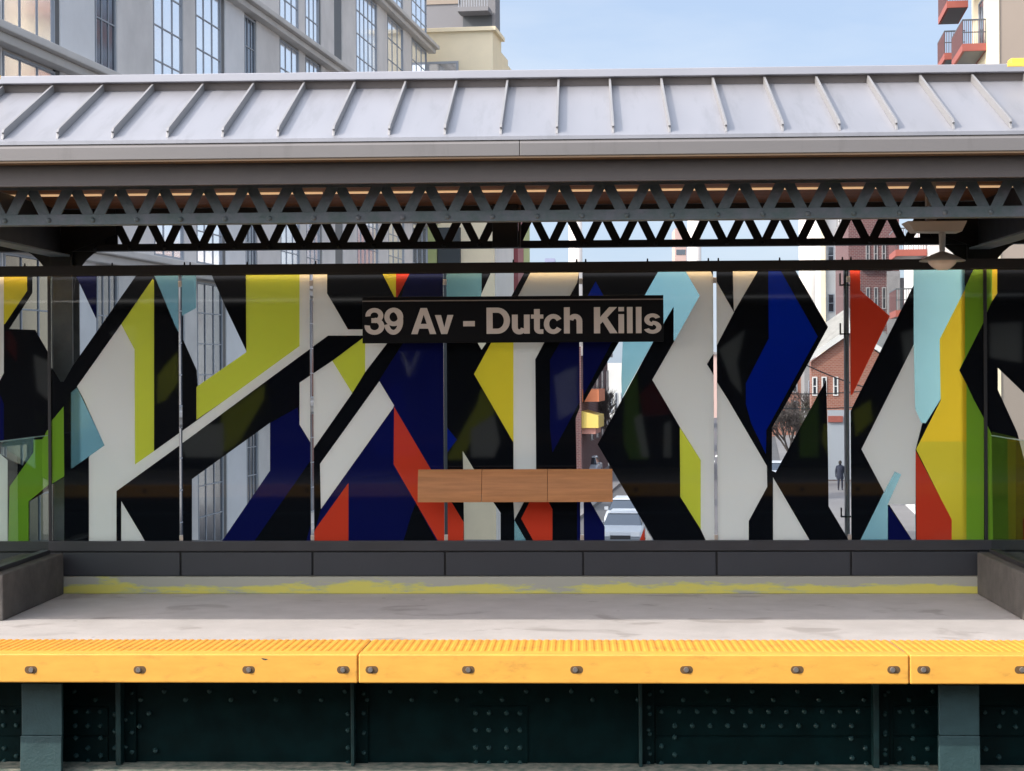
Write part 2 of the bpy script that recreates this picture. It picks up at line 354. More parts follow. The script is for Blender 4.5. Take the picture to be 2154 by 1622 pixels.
# ------------------------------------------------------------------ mesh helpers
class MB:
    def __init__(s): s.v = []; s.f = []; s.m = []; s.mats = []
    def mi(s, m):
        if m not in s.mats: s.mats.append(m)
        return s.mats.index(m)
    def poly(s, pts, m):
        i = len(s.v); s.v += [Vector(p) for p in pts]; s.f.append(list(range(i, i + len(pts)))); s.m.append(s.mi(m))
    def hexa(s, p, m):
        i = len(s.v); s.v += [Vector(q) for q in p]
        k = s.mi(m)
        for f in ((0, 3, 2, 1), (4, 5, 6, 7), (0, 1, 5, 4), (1, 2, 6, 5), (2, 3, 7, 6), (3, 0, 4, 7)):
            s.f.append([i + a for a in f]); s.m.append(k)
    def box(s, x0, x1, y0, y1, z0, z1, m):
        s.hexa([(x0, y0, z0), (x1, y0, z0), (x1, y1, z0), (x0, y1, z0), (x0, y0, z1), (x1, y0, z1), (x1, y1, z1), (x0, y1, z1)], m)
    def obox(s, s0, s1, t0, t1, z0, z1, m):
        s.hexa([S(s0, t0, z0), S(s0, t1, z0), S(s1, t1, z0), S(s1, t0, z0), S(s0, t0, z1), S(s0, t1, z1), S(s1, t1, z1), S(s1, t0, z1)], m)
    def prism(s, pts, vec, m):
        "closed outline (list of 3D points) extruded along vec"
        i = len(s.v); n = len(pts); k = s.mi(m); vec = Vector(vec)
        s.v += [Vector(p) for p in pts] + [Vector(p) + vec for p in pts]
        s.f.append([i + j for j in range(n)][::-1]); s.m.append(k)
        s.f.append([i + n + j for j in range(n)]); s.m.append(k)
        for j in range(n):
            j2 = (j + 1) % n
            s.f.append([i + j, i + j2, i + n + j2, i + n + j]); s.m.append(k)
    def tube(s, p0, p1, r0, r1, m, n=10, caps=True):
        p0 = Vector(p0); p1 = Vector(p1); d = (p1 - p0).normalized()
        a = d.orthogonal().normalized(); b = d.cross(a)
        i = len(s.v); k = s.mi(m)
        for p, r in ((p0, r0), (p1, r1)):
            for j in range(n):
                t = 2 * math.pi * j / n
                s.v.append(p + (a * math.cos(t) + b * math.sin(t)) * r)
        for j in range(n):
            j2 = (j + 1) % n
            s.f.append([i + j, i + j2, i + n + j2, i + n + j]); s.m.append(k)
        if caps:
            s.f.append([i + j for j in range(n)][::-1]); s.m.append(k)
            s.f.append([i + n + j for j in range(n)]); s.m.append(k)
    def lathe(s, c, prof, m, n=24):
        "profile of (radius, z) turned about the vertical through c"
        c = Vector(c); i = len(s.v); k = s.mi(m)
        for r, z in prof:
            for j in range(n):
                t = 2 * math.pi * j / n
                s.v.append(c + Vector((r * math.cos(t), r * math.sin(t), z)))
        for a in range(len(prof) - 1):
            for j in range(n):
                j2 = (j + 1) % n
                s.f.append([i + a * n + j, i + a * n + j2, i + (a + 1) * n + j2, i + (a + 1) * n + j]); s.m.append(k)
    def dome(s, c, r, h, m, n=10):
        "rivet head facing the camera (-y)"
        c = Vector(c); i = len(s.v); k = s.mi(m)
        for rr, y in ((1.0, 0.0), (0.85, 0.55), (0.5, 0.9)):
            for j in range(n):
                t = 2 * math.pi * j / n
                s.v.append(c + Vector((r * rr * math.cos(t), -h * y, r * rr * math.sin(t))))
        s.v.append(c + Vector((0, -h, 0)))
        for a in range(2):
            for j in range(n):
                j2 = (j + 1) % n
                s.f.append([i + a * n + j, i + a * n + j2, i + (a + 1) * n + j2, i + (a + 1) * n + j]); s.m.append(k)
        for j in range(n):
            s.f.append([i + 2 * n + j, i + 2 * n + (j + 1) % n, i + 3 * n]); s.m.append(k)
    def build(s, name, parent=None, loc=None, bevel=0.0, smooth=False, segs=2, recalc=True):
        root = parent
        while root is not None and root.parent is not None: root = root.parent
        o0 = Vector(root.location) if root is not None else Vector(loc or (0, 0, 0))
        me = bpy.data.meshes.new(name)
        me.from_pydata([tuple(v - o0) for v in s.v], [], s.f)
        for m in s.mats: me.materials.append(m)
        me.polygons.foreach_set("material_index", s.m)
        if smooth: me.polygons.foreach_set("use_smooth", [True] * len(me.polygons))
        if recalc: bm = bmesh.new(); bm.from_mesh(me); bmesh.ops.recalc_face_normals(bm, faces=bm.faces); bm.to_mesh(me); bm.free()
        ob = bpy.data.objects.new(name, me); COL.objects.link(ob)
        if parent is not None: ob.parent = parent
        else: ob.location = o0
        if bevel > 0:
            md = ob.modifiers.new("bevel", 'BEVEL'); md.width = bevel; md.segments = segs; md.limit_method = 'ANGLE'; md.angle_limit = math.radians(40)
        return ob

def tag(o, label, cat, group=None):
    o["label"] = label; o["category"] = cat
    if group: o["group"] = group
    return o
def thing(name, label, cat, loc, group=None):
    o = bpy.data.objects.new(name, None); COL.objects.link(o); o.location = loc; o.empty_display_size = 0.2
    return tag(o, label, cat, group)
def struct(o, label=None):
    o["kind"] = "structure"
    if label: o["label"] = label
    return o
def put(name, parent, fn, bevel=0.0, smooth=False):
    b = MB(); fn(b); return b.build(name, parent, bevel=bevel, smooth=smooth)

# street frame: s runs along the street away from the station, t to its right
PHI = math.atan(0.1045)
DS = Vector((math.sin(PHI), math.cos(PHI))); DT = Vector((math.cos(PHI), -math.sin(PHI)))
def S(s, t, z): 
    p = DS * s + DT * t
    return Vector((p.x, p.y, z))
def s_at(px, t):
    a = ray(px, 775)[0]
    # (DS.x s + DT.x t) = a (DS.y s + DT.y t)
    return (a * DT.y - DT.x) * t / (DS.x - a * DS.y)
def t_at(px, s):
    a = ray(px, 775)[0]
    return (a * DS.y - DS.x) * s / (DT.x - a * DT.y)
def z_at(py, s, t, px=1220):
    return EYE.z + ray(px, py)[1] * S(s, t, 0).y

XL, XR = -9.5, 8.5            # how far the platform runs to left and right
YW = 12.2                     # the glass wall's plane
YE = 9.4                      # platform edge
def zc(py, Y): return at(1150, py, Y).z

# ================================================================== SETTING
b = MB(); b.poly([(-2500, -800, -6.06), (2500, -800, -6.06), (2500, 5000, -6.06), (-2500, 5000, -6.06)], M['ground'])
struct(b.build("ground", loc=(0, 0, -6.06)))
b = MB(); b.obox(14, 900, -9.0, 1.6, -6.04, -6.0, M['asphalt'])
struct(b.build("road", loc=(0, 14, -6.04)))
b = MB(); b.obox(14, 900, 1.6, 8.0, -6.05, -5.86, M['pavement']); struct(b.build("pavement", loc=(5, 14, -6.05)))
b = MB(); b.obox(14, 900, -11.5, -9.0, -6.05, -5.86, M['pavement']); struct(b.build("pavement", loc=(-9, 14, -6.05)))
b = MB()
for k in range(40): b.obox(20 + k * 9, 23 + k * 9, -3.8, -3.65, -5.999, -5.994, M['roadpaint'])
struct(b.build("road_markings", loc=(0, 20, -5.999)))

ZT = zc(1377, YE); ZB = zc(1438, YE)
# far platform floor and kerb
b = MB(); b.box(XL, XR, YE + 0.13, YW + 0.35, ZB - 0.01, 0.0, M['concrete'])
struct(b.build("platform_floor", loc=(0, YE, 0)))
zk0, zk1 = 0.0, zc(1213, YW - 0.06)
b = MB(); b.box(XL, XR, YW - 0.07, YW + 0.33, 0.001, zk1, M['kerb'])
struct(b.build("kerb", loc=(0, YW, 0), bevel=0.006))
b = MB(); b.box(-14, 14, 1.4, 9.0, -1.9, -1.6, M['track'])
struct(b.build("track_bed", loc=(0, 5, -1.9)))
b = MB(); (b.box(-14, 14, -3.2, 0.95, -0.12, 0.0, M['concrete']), b.box(-14, 14, -3.2, 0.80, -1.5, -0.121, M['girder']))
struct(b.build("opposite_platform_floor", loc=(0, 0, -0.5)))

# ================================================================== YELLOW EDGE
ZT = zc(1377, YE); ZB = zc(1438, YE)
YTB = 10.03
def edge_board(px0, px1, bolts, label):
    xa = at(px0, 1410, YE).x + 0.003; xb = at(px1, 1410, YE).x - 0.003
    t = thing("platform_edge_board", label, "edge board", ((xa + xb) / 2, YE, ZB), "yellow platform edge boards")
    put("board", t, lambda b: b.box(xa, xb, YE, YE + 0.12, ZB, ZT, M['yellowedge']), bevel=0.007)
    # ribbed tactile top
    b = MB(); k = b.mi(M['tactile'])
    pitch = 0.0435; n = int((xb - xa) / pitch); x = xa
    prof = []
    for i in range(n):
        x0 = xa + i * (xb - xa) / n; p = (xb - xa) / n
        prof += [(x0, 0.0), (x0 + p * 0.16, 0.0), (x0 + p * 0.38, 0.0042), (x0 + p * 0.72, 0.0042), (x0 + p * 0.94, 0.0)]
    prof.append((xb, 0.0))
    y0, y1 = YE + 0.122, YTB
    zt0, zt1 = ZT - 0.006, 0.006
    i0 = len(b.v)
    for (xx, hh) in prof:
        b.v += [Vector((xx, y0, zt0 + hh)), Vector((xx, y1, zt1 + hh))]
    for i in range(len(prof) - 1):
        b.f.append([i0 + 2 * i, i0 + 2 * i + 2, i0 + 2 * i + 3, i0 + 2 * i + 1]); b.m.append(k)
    b.poly([(xa, y0, zt0), (xb, y0, zt0), (xb, y0, -0.05), (xa, y0, -0.05)], M['tactile'])
    b.build("tactile_strip", t)
    for px in bolts:
        c = at(px, 1409, YE)
        def sock(b):
            pts = []
            for q in range(20):
                an = 2 * math.pi * q / 20
                pts.append((c.x + 0.016 * (1 if math.cos(an) > 0 else -1) + 0.019 * math.cos(an), YE - 0.0012, c.z + 0.021 * math.sin(an)))
            b.prism(pts, (0, 0.001, 0), M['socket'])
        so_ = put("bolt_socket", t, sock)
        b = MB(); off = random.uniform(-0.008, 0.008)
        b.tube((c.x + off, YE - 0.0015, c.z), (c.x + off, YE - 0.010, c.z), 0.015, 0.013, M['bolt'], 12)
        b.build("bolt", so_, smooth=False)
    return t
edge_board(-407, 753, [-390, -165, 65, 294, 523, 722], "leftmost yellow edge board, green scrape near its right end")
edge_board(753, 1913, [782, 985, 1213, 1444, 1677, 1880], "long middle yellow edge board below the wooden leaning bar")
edge_board(1913, 3073, [1943, 2148, 2375, 2606, 2839, 3040], "rightmost yellow edge board under the right stone half wall")
c = at(557, 1385, YE)
b = MB(); b.prism([(c.x - 0.02, YE - 0.001, c.z + 0.002), (c.x + 0.018, YE - 0.001, c.z - 0.004), (c.x + 0.005, YE - 0.001, c.z - 0.010), (c.x - 0.012, YE - 0.001, c.z - 0.006)], (0, 0.0008, 0), M['bracket'])
for o in COL.objects:
    if o.name == "platform_edge_board": b.build("paint_scrape", o)

# ================================================================== PLATE GIRDER
YG = 9.90
ZG0 = zc(1605, YG); ZG1 = ZB - 0.045
g = thing("plate_girder", "dark green riveted steel girder under the yellow platform edge", "girder", (0, YG, ZG0))
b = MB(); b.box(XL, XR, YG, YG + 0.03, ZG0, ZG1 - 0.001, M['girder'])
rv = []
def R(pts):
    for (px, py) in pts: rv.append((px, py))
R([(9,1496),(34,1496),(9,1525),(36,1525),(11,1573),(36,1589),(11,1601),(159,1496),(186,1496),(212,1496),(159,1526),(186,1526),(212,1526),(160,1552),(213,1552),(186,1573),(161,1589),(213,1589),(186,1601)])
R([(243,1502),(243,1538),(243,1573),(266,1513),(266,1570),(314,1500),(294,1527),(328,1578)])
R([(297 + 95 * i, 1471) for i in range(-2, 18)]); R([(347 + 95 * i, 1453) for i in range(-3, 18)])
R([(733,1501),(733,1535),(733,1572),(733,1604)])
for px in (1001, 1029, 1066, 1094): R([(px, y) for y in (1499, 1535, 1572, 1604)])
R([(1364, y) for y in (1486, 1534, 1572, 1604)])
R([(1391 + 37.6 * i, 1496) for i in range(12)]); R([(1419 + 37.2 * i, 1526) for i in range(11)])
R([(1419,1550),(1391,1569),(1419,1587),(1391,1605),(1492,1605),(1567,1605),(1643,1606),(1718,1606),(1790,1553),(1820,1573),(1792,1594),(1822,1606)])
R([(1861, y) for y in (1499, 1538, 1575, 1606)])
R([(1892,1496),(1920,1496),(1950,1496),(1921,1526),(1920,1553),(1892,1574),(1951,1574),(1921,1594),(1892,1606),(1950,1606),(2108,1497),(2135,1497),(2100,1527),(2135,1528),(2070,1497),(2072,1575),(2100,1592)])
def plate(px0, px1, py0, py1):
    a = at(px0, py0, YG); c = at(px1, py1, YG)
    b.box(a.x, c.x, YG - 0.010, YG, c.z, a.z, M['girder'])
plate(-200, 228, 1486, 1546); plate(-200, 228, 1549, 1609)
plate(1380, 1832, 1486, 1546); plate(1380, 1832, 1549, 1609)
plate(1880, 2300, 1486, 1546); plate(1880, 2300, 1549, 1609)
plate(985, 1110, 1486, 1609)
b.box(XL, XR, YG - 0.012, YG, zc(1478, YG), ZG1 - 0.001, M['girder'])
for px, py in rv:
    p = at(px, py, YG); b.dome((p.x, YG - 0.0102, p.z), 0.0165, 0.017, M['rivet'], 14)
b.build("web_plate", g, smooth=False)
for px, w in ((250, 11), (742, 7), (1347, 7), (1842, 12)):
    a = at(px - w / 2, 1460, YG - 0.08); c = at(px + w / 2, 1460, YG - 0.08)
    def st(b):
        b.box(a.x, c.x, YG - 0.10, YG - 0.013, ZG0, ZG1 - 0.02, M['stiff'])
        b.box(c.x, c.x + 0.07, YG - 0.022, YG - 0.0125, ZG0, ZG1 - 0.02, M['girder'])
        for q in range(5):
            z = ZG0 + 0.06 + q * 0.115
            b.dome((c.x + 0.045, YG - 0.0222, z), 0.015, 0.015, M['rivet'])
    put("stiffener", g, st, bevel=0.003)
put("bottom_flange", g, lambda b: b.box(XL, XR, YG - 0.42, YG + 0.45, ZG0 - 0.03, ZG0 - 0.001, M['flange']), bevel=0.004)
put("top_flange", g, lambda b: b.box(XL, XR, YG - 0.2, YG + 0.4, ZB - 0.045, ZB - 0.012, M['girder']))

for (p0, p1, q0, q1, lab) in ((45, 130, 40, 127, "grey green steel bracket below the left end of the platform edge"), (1975, 2060, 1977, 2064, "grey green steel bracket below the right end of the platform edge")):
    Yb = 9.62
    t = thing("platform_bracket", lab, "bracket", (at((p0 + p1) / 2, 1600, Yb).x, Yb, ZG0), "steel brackets carrying the platform edge")
    a = at(p0, 1450, Yb); c = at(p1, 1450, Yb)
    zs = at(p0, 1547, Yb).z
    put("upper_plate", t, lambda b: b.box(a.x, c.x, Yb, Yb + 0.03, zs, ZG1 - 0.002, M['bracket']), bevel=0.004)
    def low(b):
        x0, x1 = at(q0, 1600, Yb - 0.03).x, at(q1, 1600, Yb - 0.03).x
        b.prism([(x0, Yb - 0.004, zs - 0.002), (x0, Yb + 0.03, zs - 0.002), (x0, Yb + 0.018, ZG0 + 0.001), (x0, Yb - 0.016, ZG0 + 0.001)], (x1 - x0, 0, 0), M['bracket'])
    put("lower_plate", t, low, bevel=0.004)
    xm = (a.x + c.x) / 2
    put("web", t, lambda b: b.box(xm - 0.012, xm + 0.012, Yb + 0.031, YG - 0.013, ZG0 + 0.002, ZG1 - 0.003, M['girder']))

# ================================================================== HALF WALLS WITH GUARD GLASS
zkt = at(133, 1164, 12.1).z
for (pin, sgn, pg, lab) in ((133, -1, 101, "dark stone half wall with clear glass guard at the platform's left"), (2056, 1, 2085, "dark stone half wall with green tinged glass guard at the platform's right")):
    xi = at(pin, 1164, 12.1).x; xo = xi + sgn * 0.31
    t = thing("half_wall", lab, "half wall", ((xi + xo) / 2, 11.2, 0), "half walls with glass guards")
    put("stone_base", t, lambda b: b.box(min(xi, xo), max(xi, xo), 10.82, YW - 0.09, 0.001, zkt, M['granite']), bevel=0.008)
    xg = at(pg, 1000, 12.08).x; zg = at(pg, 917, 12.08).z
    put("glass_guard", t, lambda b: b.box(min(xg, xg + sgn * 0.02), max(xg, xg + sgn * 0.02), 10.84, 12.08, zkt + 0.002, zg, M['guardglass']))
    put("glass_edge", t, lambda b: b.box(min(xg, xg + sgn * 0.02), max(xg, xg + sgn * 0.02), 10.84, 12.08, zg + 0.0005, zg + 0.006, M['paleedge']))
    put("guard_clamp", t, lambda b: b.box(xg - 0.02 if sgn > 0 else xg - 0.04, xg + 0.04 if sgn > 0 else xg + 0.02, 10.86, 12.06, zkt + 0.001, zkt + 0.03, M['baserail']), bevel=0.003)

# ================================================================== ART GLASS
BL = 'black'
A_ = [
# ---- panel A (left of the first seam)
('white', [(-80,570),(8,570),(8,785),(0,800),(-80,880)]),
('lemon', [(8,570),(57,570),(57,612),(10,682),(8,682)]),
('clear', [(67,570),(103,570),(103,745),(101,743),(73,694),(18,692),(67,616)]),
('navy', [(-60,830),(0,830),(8,850),(8,925),(-60,935)]),
('clear', [(0,940),(56,935),(56,960),(47,980),(18,966),(0,955)]),
('white', [(-60,955),(0,955),(16,968),(16,1029),(16,1145),(-60,1145)]),
('green', [(20,1024),(70,952),(70,925),(90,924),(99,905),(103,904),(103,1019),(60,1055),(60,1145),(17,1145)]),
('clear', [(61,1055),(103,1030),(103,1145),(61,1145)]),
('clear', [(-170,570),(-100,570),(-100,820),(-170,930)]),
('lime', [(-170,960),(-110,880),(-110,1145),(-170,1145)]),
# ---- panel B
('clear', [(105,570),(291,570),(286,580),(152,771),(134,803),(126,803),(105,769)]),
('navy', [(155,570),(202,570),(202,670)]),
('white', [(255,682),(283,735),(284,977),(324,949),(476,840),(630,728),(630,565),(688,565),(688,617),(732,693),(770,693),(770,706),(690,706),(508,840),(360,950),(245,1033),(245,1150),(187,1150),(187,963),(189,958),(220,937),(176,840),(162,813)]),
('sky', [(162,815),(220,937),(152,985),(149,985),(149,826)]),
('lime', [(321,586),(324,590),(324,949),(284,977),(283,735),(255,682)]),
('green', [(105,889),(134,855),(135,1002),(105,1020)]),
('clear', [(105,1021),(135,1004),(135,1150),(105,1150)]),
('white', [(255,1054),(312,1150),(255,1150)]),
('sky', [(320,570),(412,570),(412,648),(388,661),(376,668),(376,700),(369,688)]),
# ---- panel C
('clear', [(412,570),(440,570),(445,578),(476,650),(518,738),(518,742),(415,814),(413,779),(384,714),(384,663),(388,661),(412,648)]),
('lime', [(517,565),(630,565),(630,728),(476,840),(413,883),(413,814),(518,741)]),
('clear', [(403,1008),(568,889),(568,990),(467,1139),(460,1150),(403,1150)]),
('navy', [(568,890),(626,857),(631,894),(656,938),(656,965),(536,1137),(530,1150),(460,1150),(467,1138),(568,990)]),
('navy', [(641,1150),(656,1095),(656,1150)]),
('white', [(630,805),(699,759),(741,827),(660,943),(653,931),(630,893)]),
# ---- panel D
('lime', [(699,759),(770,706),(785,700),(768,724),(768,783),(741,827)]),
('white', [(768,724),(790,690),(836,690),(813,724),(768,783)]),
('navy', [(798,800),(868,690),(840,640),(861,565),(933,565),(933,1150),(655,1150),(664,1112),(675,1071),(827,858),(829,853)]),
('lemon', [(799,565),(833,565),(833,632)]),
('red', [(833,565),(867,565),(861,576),(833,632)]),
('white', [(798,802),(829,853),(827,858),(675,1071),(673,976)]),
('black', [(845,1150),(866,1080),(875,1058),(925,1150)]),
('red', [(829,856),(906,987),(952,1060),(975,1098),(975,1150),(930,1150),(922,1139),(875,1058),(828,977)]),
('red', [(733,1016),(733,1150),(648,1150),(664,1112)]),
# ---- panel E
('sky', [(938,565),(1013,565),(1013,640),(1000,690),(938,640)]),
('clear', [(1036,565),(1107,565),(1102,575),(1021,724),(1013,736),(1005,722),(1012,619)]),
('white', [(1120,565),(1219,565),(1214,595),(1144,722),(1126,756),(1128,1010),(1101,1058),(1082,1094),(1080,1058),(1080,640),(1092,619)]),
('lemon', [(1050,690),(1080,690),(1080,931),(997,787)]),
('navy', [(1157,757),(1190,700),(1300,700),(1286,722),(1228,830),(1162,952),(1157,900)]),
('blue', [(938,896),(961,925),(938,956)]),
('clear', [(973,948),(998,989),(974,989)]),
('clear', [(975,1040),(1026,1040),(1038,1057),(1053,1079),(1053,1150),(976,1150)]),
('sky', [(1082,1094),(1114,1150),(1082,1150)]),
('red', [(1122,1040),(1145,1040),(1162,1071),(1162,1150),(1129,1150),(1096,1091)]),
('clear', [(1211,880),(1224,845),(1224,995),(1213,995)]),
('navy', [(1214,1040),(1235,1040),(1272,1108),(1272,1150),(1214,1150)]),
('blue', [(1253,592),(1275,632),(1231,632)]),
# ---- panel F
('clear', [(1310,706),(1381,706),(1257,935),(1376,1138),(1383,1150),(1272,1150),(1272,1108),(1243,1057),(1228,1030),(1226,850)]),
('sky', [(1310,715),(1310,706),(1381,706),(1308,838),(1307,795)]),
('sky', [(1388,565),(1440,565),(1472,622),(1419,717),(1417,716),(1417,645),(1399,675),(1392,690),(1340,650)]),
('red', [(1340,1150),(1356,1111),(1357,1150)]),
('white', [(1358,1111),(1380,1150),(1358,1150)]),
('white', [(1439,565),(1491,565),(1506,590),(1506,735),(1487,766),(1506,797),(1506,1150),(1491,1150),(1474,1114),(1474,968),(1430,898),(1372,799),(1419,717),(1472,622)]),
('lime', [(1430,899),(1474,968),(1474,1114),(1431,1045)]),
# ---- panel G
('white', [(1506,590),(1544,657),(1506,730)]),
('white', [(1541,560),(1600,560),(1595,569),(1544,656),(1543,640)]),
('white', [(1506,801),(1531,840),(1613,980),(1614,1024),(1575,1096),(1575,1150),(1506,1150)]),
('blue', [(1616,560),(1638,560),(1642,569),(1720,708),(1634,865),(1612,905),(1611,955),(1580,890),(1569,850),(1569,806),(1617,712)]),
('clear', [(1668,560),(1787,560),(1787,1139),(1743,1065),(1742,965),(1738,800),(1632,994),(1624,990),(1624,899),(1660,838),(1742,688)]),
('white', [(1626,1004),(1711,1150),(1626,1150)]),
# ---- panel H
('clear', [(1787,560),(1922,560),(1922,601),(1794,856),(1787,872)]),
('red', [(1788,560),(1809,560),(1810,611),(1872,665),(1793,830),(1788,832)]),
('white', [(1923,723),(1926,850),(1940,890),(1926,946),(1926,1062),(1868,1062),(1860,1036),(1812,945)]),
('sky', [(1882,992),(1896,998),(1868,1060),(1868,1150),(1803,1150),(1859,1036)]),
('navy', [(1868,1063),(1928,1150),(1868,1150)]),
('clear', [(1870,1061),(1926,1061),(1927,1150),(1928,1150)]),
('sky', [(1922,560),(2030,560),(2030,609),(1977,714),(1979,840),(1948,890),(1938,890),(1925,860),(1922,723)]),
('green', [(2030,605),(2051,560),(2070,560),(2070,676),(2018,779),(2030,750)]),
('green', [(2018,779),(2033,808),(2048,840),(2068,877),(2070,882),(2070,1150),(2033,1150)]),
('yellow', [(2030,609),(2030,750),(2018,779),(2033,808),(2033,930),(1940,930),(1927,945),(1979,842),(1977,714)]),
('mustard', [(1935,929),(2033,929),(2033,1150),(2002,1150),(2001,1093),(1927,945)]),
('red', [(1926,948),(2002,1093),(2002,1150),(1928,1150)]),
# ---- panel I
('green', [(2074,560),(2087,560),(2087,633),(2074,662)]),
('yellow', [(2087,560),(2098,560),(2098,617),(2088,633),(2087,633)]),
('clear', [(2099,773),(2154,826),(2260,930),(2260,1145),(2199,1145),(2140,910),(2099,820)]),
('green', [(2076,893),(2137,1020),(2099,1095),(2087,1150),(2076,1150)]),
('olive', [(2086,908),(2137,920),(2137,1150),(2089,1150)]),
('lime', [(2160,570),(2260,570),(2260,760),(2210,790)]),
]
# shapes above are pixel outlines traced off the photograph; put them onto the wall's real plane
ART = []
for cn, pts in A_:
    P = [at(x, y, YW) for x, y in pts]
    ART.append((cn, [(p.x, p.z) for p in P]))
def pip(x, z, poly):
    ins = False; j = len(poly) - 1
    for i in range(len(poly)):
        xi, zi = poly[i]; xj, zj = poly[j]
        if (zi > z) != (zj > z) and x < (xj - xi) * (z - zi) / (zj - zi) + xi: ins = not ins
        j = i
    return ins
def clip(poly, x0, x1, z0, z1):
    def cut(pl, f, inter):
        out = []
        for i in range(len(pl)):
            a, c = pl[i - 1], pl[i]
            if f(c):
                if not f(a): out.append(inter(a, c))
                out.append(c)
            elif f(a): out.append(inter(a, c))
        return out
    def ix(v): return lambda a, c: (v, a[1] + (c[1] - a[1]) * (v - a[0]) / (c[0] - a[0]))
    def iz(v): return lambda a, c: (a[0] + (c[0] - a[0]) * (v - a[1]) / (c[1] - a[1]), v)
    for f, it in ((lambda p: p[0] >= x0, ix(x0)), (lambda p: p[0] <= x1, ix(x1)), (lambda p: p[1] >= z0, iz(z0)), (lambda p: p[1] <= z1, iz(z1))):
        if not poly: break
        poly = cut(poly, f, it)
    return poly
def partition(polys, rect, inside):
    "triangles of a flat arrangement of outlines, each with its owner"
    vs, es = [], []
    def add(pl):
        i = len(vs); n = len(pl)
        for p in pl: vs.append(Vector(p))
        for j in range(n): es.append((i + j, i + (j + 1) % n))
    if rect: add(rect)
    for p in polys: add(p)
    ov, oe, of, _, _, _ = delaunay_2d_cdt(vs, es, [], 0, 1e-5)
    res = []
    for f in of:
        cx = sum(ov[i][0] for i in f) / len(f); cz = sum(ov[i][1] for i in f) / len(f)
        k = inside(cx, cz)
        if k is not None: res.append((k, [tuple(ov[i]) for i in f]))
    return res

ws = thing("windscreen_wall", "glass platform wall patterned with coloured angular shapes in black frame", "glass wall", (0, YW, 0))
ZG_b = zc(1139, YW); ZG_t = zc(569.5, YW) + 0.02
zr0, zr1 = zc(571, YW - 0.03), zc(551.5, YW - 0.03)
zb0 = zc(1160, YW - 0.03); zb1 = zc(1137.5, YW - 0.03)
seams = [-172, 105, 380, 656, 937, 1223, 1505, 1786, 2073, 2362]
TH = 0.014
names = {0: "glass panel left of the first thin seam with lime, red and grey shapes", 1: "glass panel with tall white forked stem and navy triangle", 2: "glass panel with broad lime bend over a white diagonal",
         3: "glass panel with red wedge on navy and white bars", 4: "glass panel with yellow arrow point behind the leaning bar", 5: "glass panel with large white zigzag and street view wedge",
         6: "glass panel with tall bright blue lozenge", 7: "glass panel with red kite, pale blue strip and yellow column", 8: "glass panel at far right with yellow sliver and lavender wedge"}
for i in range(len(seams) - 1):
    x0 = at(seams[i], 855, YW).x + 0.012; x1 = at(seams[i + 1], 855, YW).x - 0.012
    z0, z1 = ZG_b - 0.02, ZG_t
    cl = []
    for cn, pl in ART:
        q = clip(pl, x0, x1, z0, z1)
        if len(q) >= 3: cl.append((cn, q))
    def owner(x, z):
        if not (x0 < x < x1 and z0 < z < z1): return None
        k = 'black'
        for cn, q in cl:
            if pip(x, z, q): k = cn
        return k
    tris = partition([q for _, q in cl], [(x0, z0), (x1, z0), (x1, z1), (x0, z1)], owner)
    b = MB()
    for k, tr in tris:
        ar = sum(tr[q][0] * tr[(q + 1) % 3][1] - tr[(q + 1) % 3][0] * tr[q][1] for q in range(3))
        if ar < 0: tr = tr[::-1]
        b.poly([(p[0], YW, p[1]) for p in tr], M[k])
        b.poly([(p[0], YW + TH, p[1]) for p in tr][::-1], M[k])
    for (xa, za, xb, zb) in ((x0, z0, x0, z1), (x1, z0, x1, z1), (x0, z0, x1, z0), (x0, z1, x1, z1)):
        b.poly([(xa, YW, za), (xb, YW, zb), (xb, YW + TH, zb), (xa, YW + TH, za)], M['glassedge'])
    o = b.build("glass_panel", ws, recalc=False)
    o["label"] = names[i]
# side continuation
for (x0, x1, off) in ((XL, at(-172, 855, YW).x - 0.015, 0), (at(2362, 855, YW).x + 0.015, XR, 1)):
    n = max(1, int((x1 - x0) / 0.95)); w = (x1 - x0) / n
    for j in range(n):
        b = MB(); xa = x0 + j * w + 0.008; xb = x0 + (j + 1) * w - 0.008
        cols = ['black', 'white', 'lime', 'navy', 'red', 'yellow']
        zz = [ZG_b, ZG_b + 0.8, ZG_b + 1.3, ZG_t]
        for q in range(3):
            cA = cols[(j * 2 + q + off) % 6]; cB = 'black'
            b.poly([(xa, YW, zz[q]), (xb, YW, zz[q]), (xa, YW, zz[q + 1])], M[cA]); b.poly([(xb, YW, zz[q]), (xb, YW, zz[q + 1]), (xa, YW, zz[q + 1])], M[cB])
        b.box(xa, xb, YW + 0.001, YW + TH, ZG_b, ZG_t, M['black'])
        b.build("glass_panel", ws)
put("top_rail", ws, lambda b: (b.box(XL, XR, YW - 0.045, YW + 0.06, zr0, zr1, M['railblack']), b.box(XL, XR, YW - 0.045, YW - 0.034, zr0 - 0.010, zr0 - 0.0005, M['railblack'])))
put("rail_light", ws, lambda b: b.box(XL + 0.05, XR - 0.05, YW - 0.026, YW - 0.014, zr0 - 0.003, zr0 - 0.001, M['ledrail']))
put("bottom_rail", ws, lambda b: b.box(XL, XR, YW - 0.035, YW + 0.06, zb0 + 0.004, zb1, M['baserail']), bevel=0.004)
kp = [-172, 133, 382, 659, 937, 1227, 1507, 1789, 2057, 2362]
for i in range(len(kp) - 1):
    xa = at(kp[i], 1190, YW).x + 0.007; xb = at(kp[i + 1], 1190, YW).x - 0.007
    put("kick_panel", ws, lambda b: b.box(xa, xb, YW - 0.028, YW + 0.03, zk1 + 0.003, zb0 - 0.006, M['kick']), bevel=0.003)
put("kick_backing", ws, lambda b: b.box(XL, XR, YW - 0.012, YW + 0.05, zk1 + 0.001, zb0, M['steelblack']))
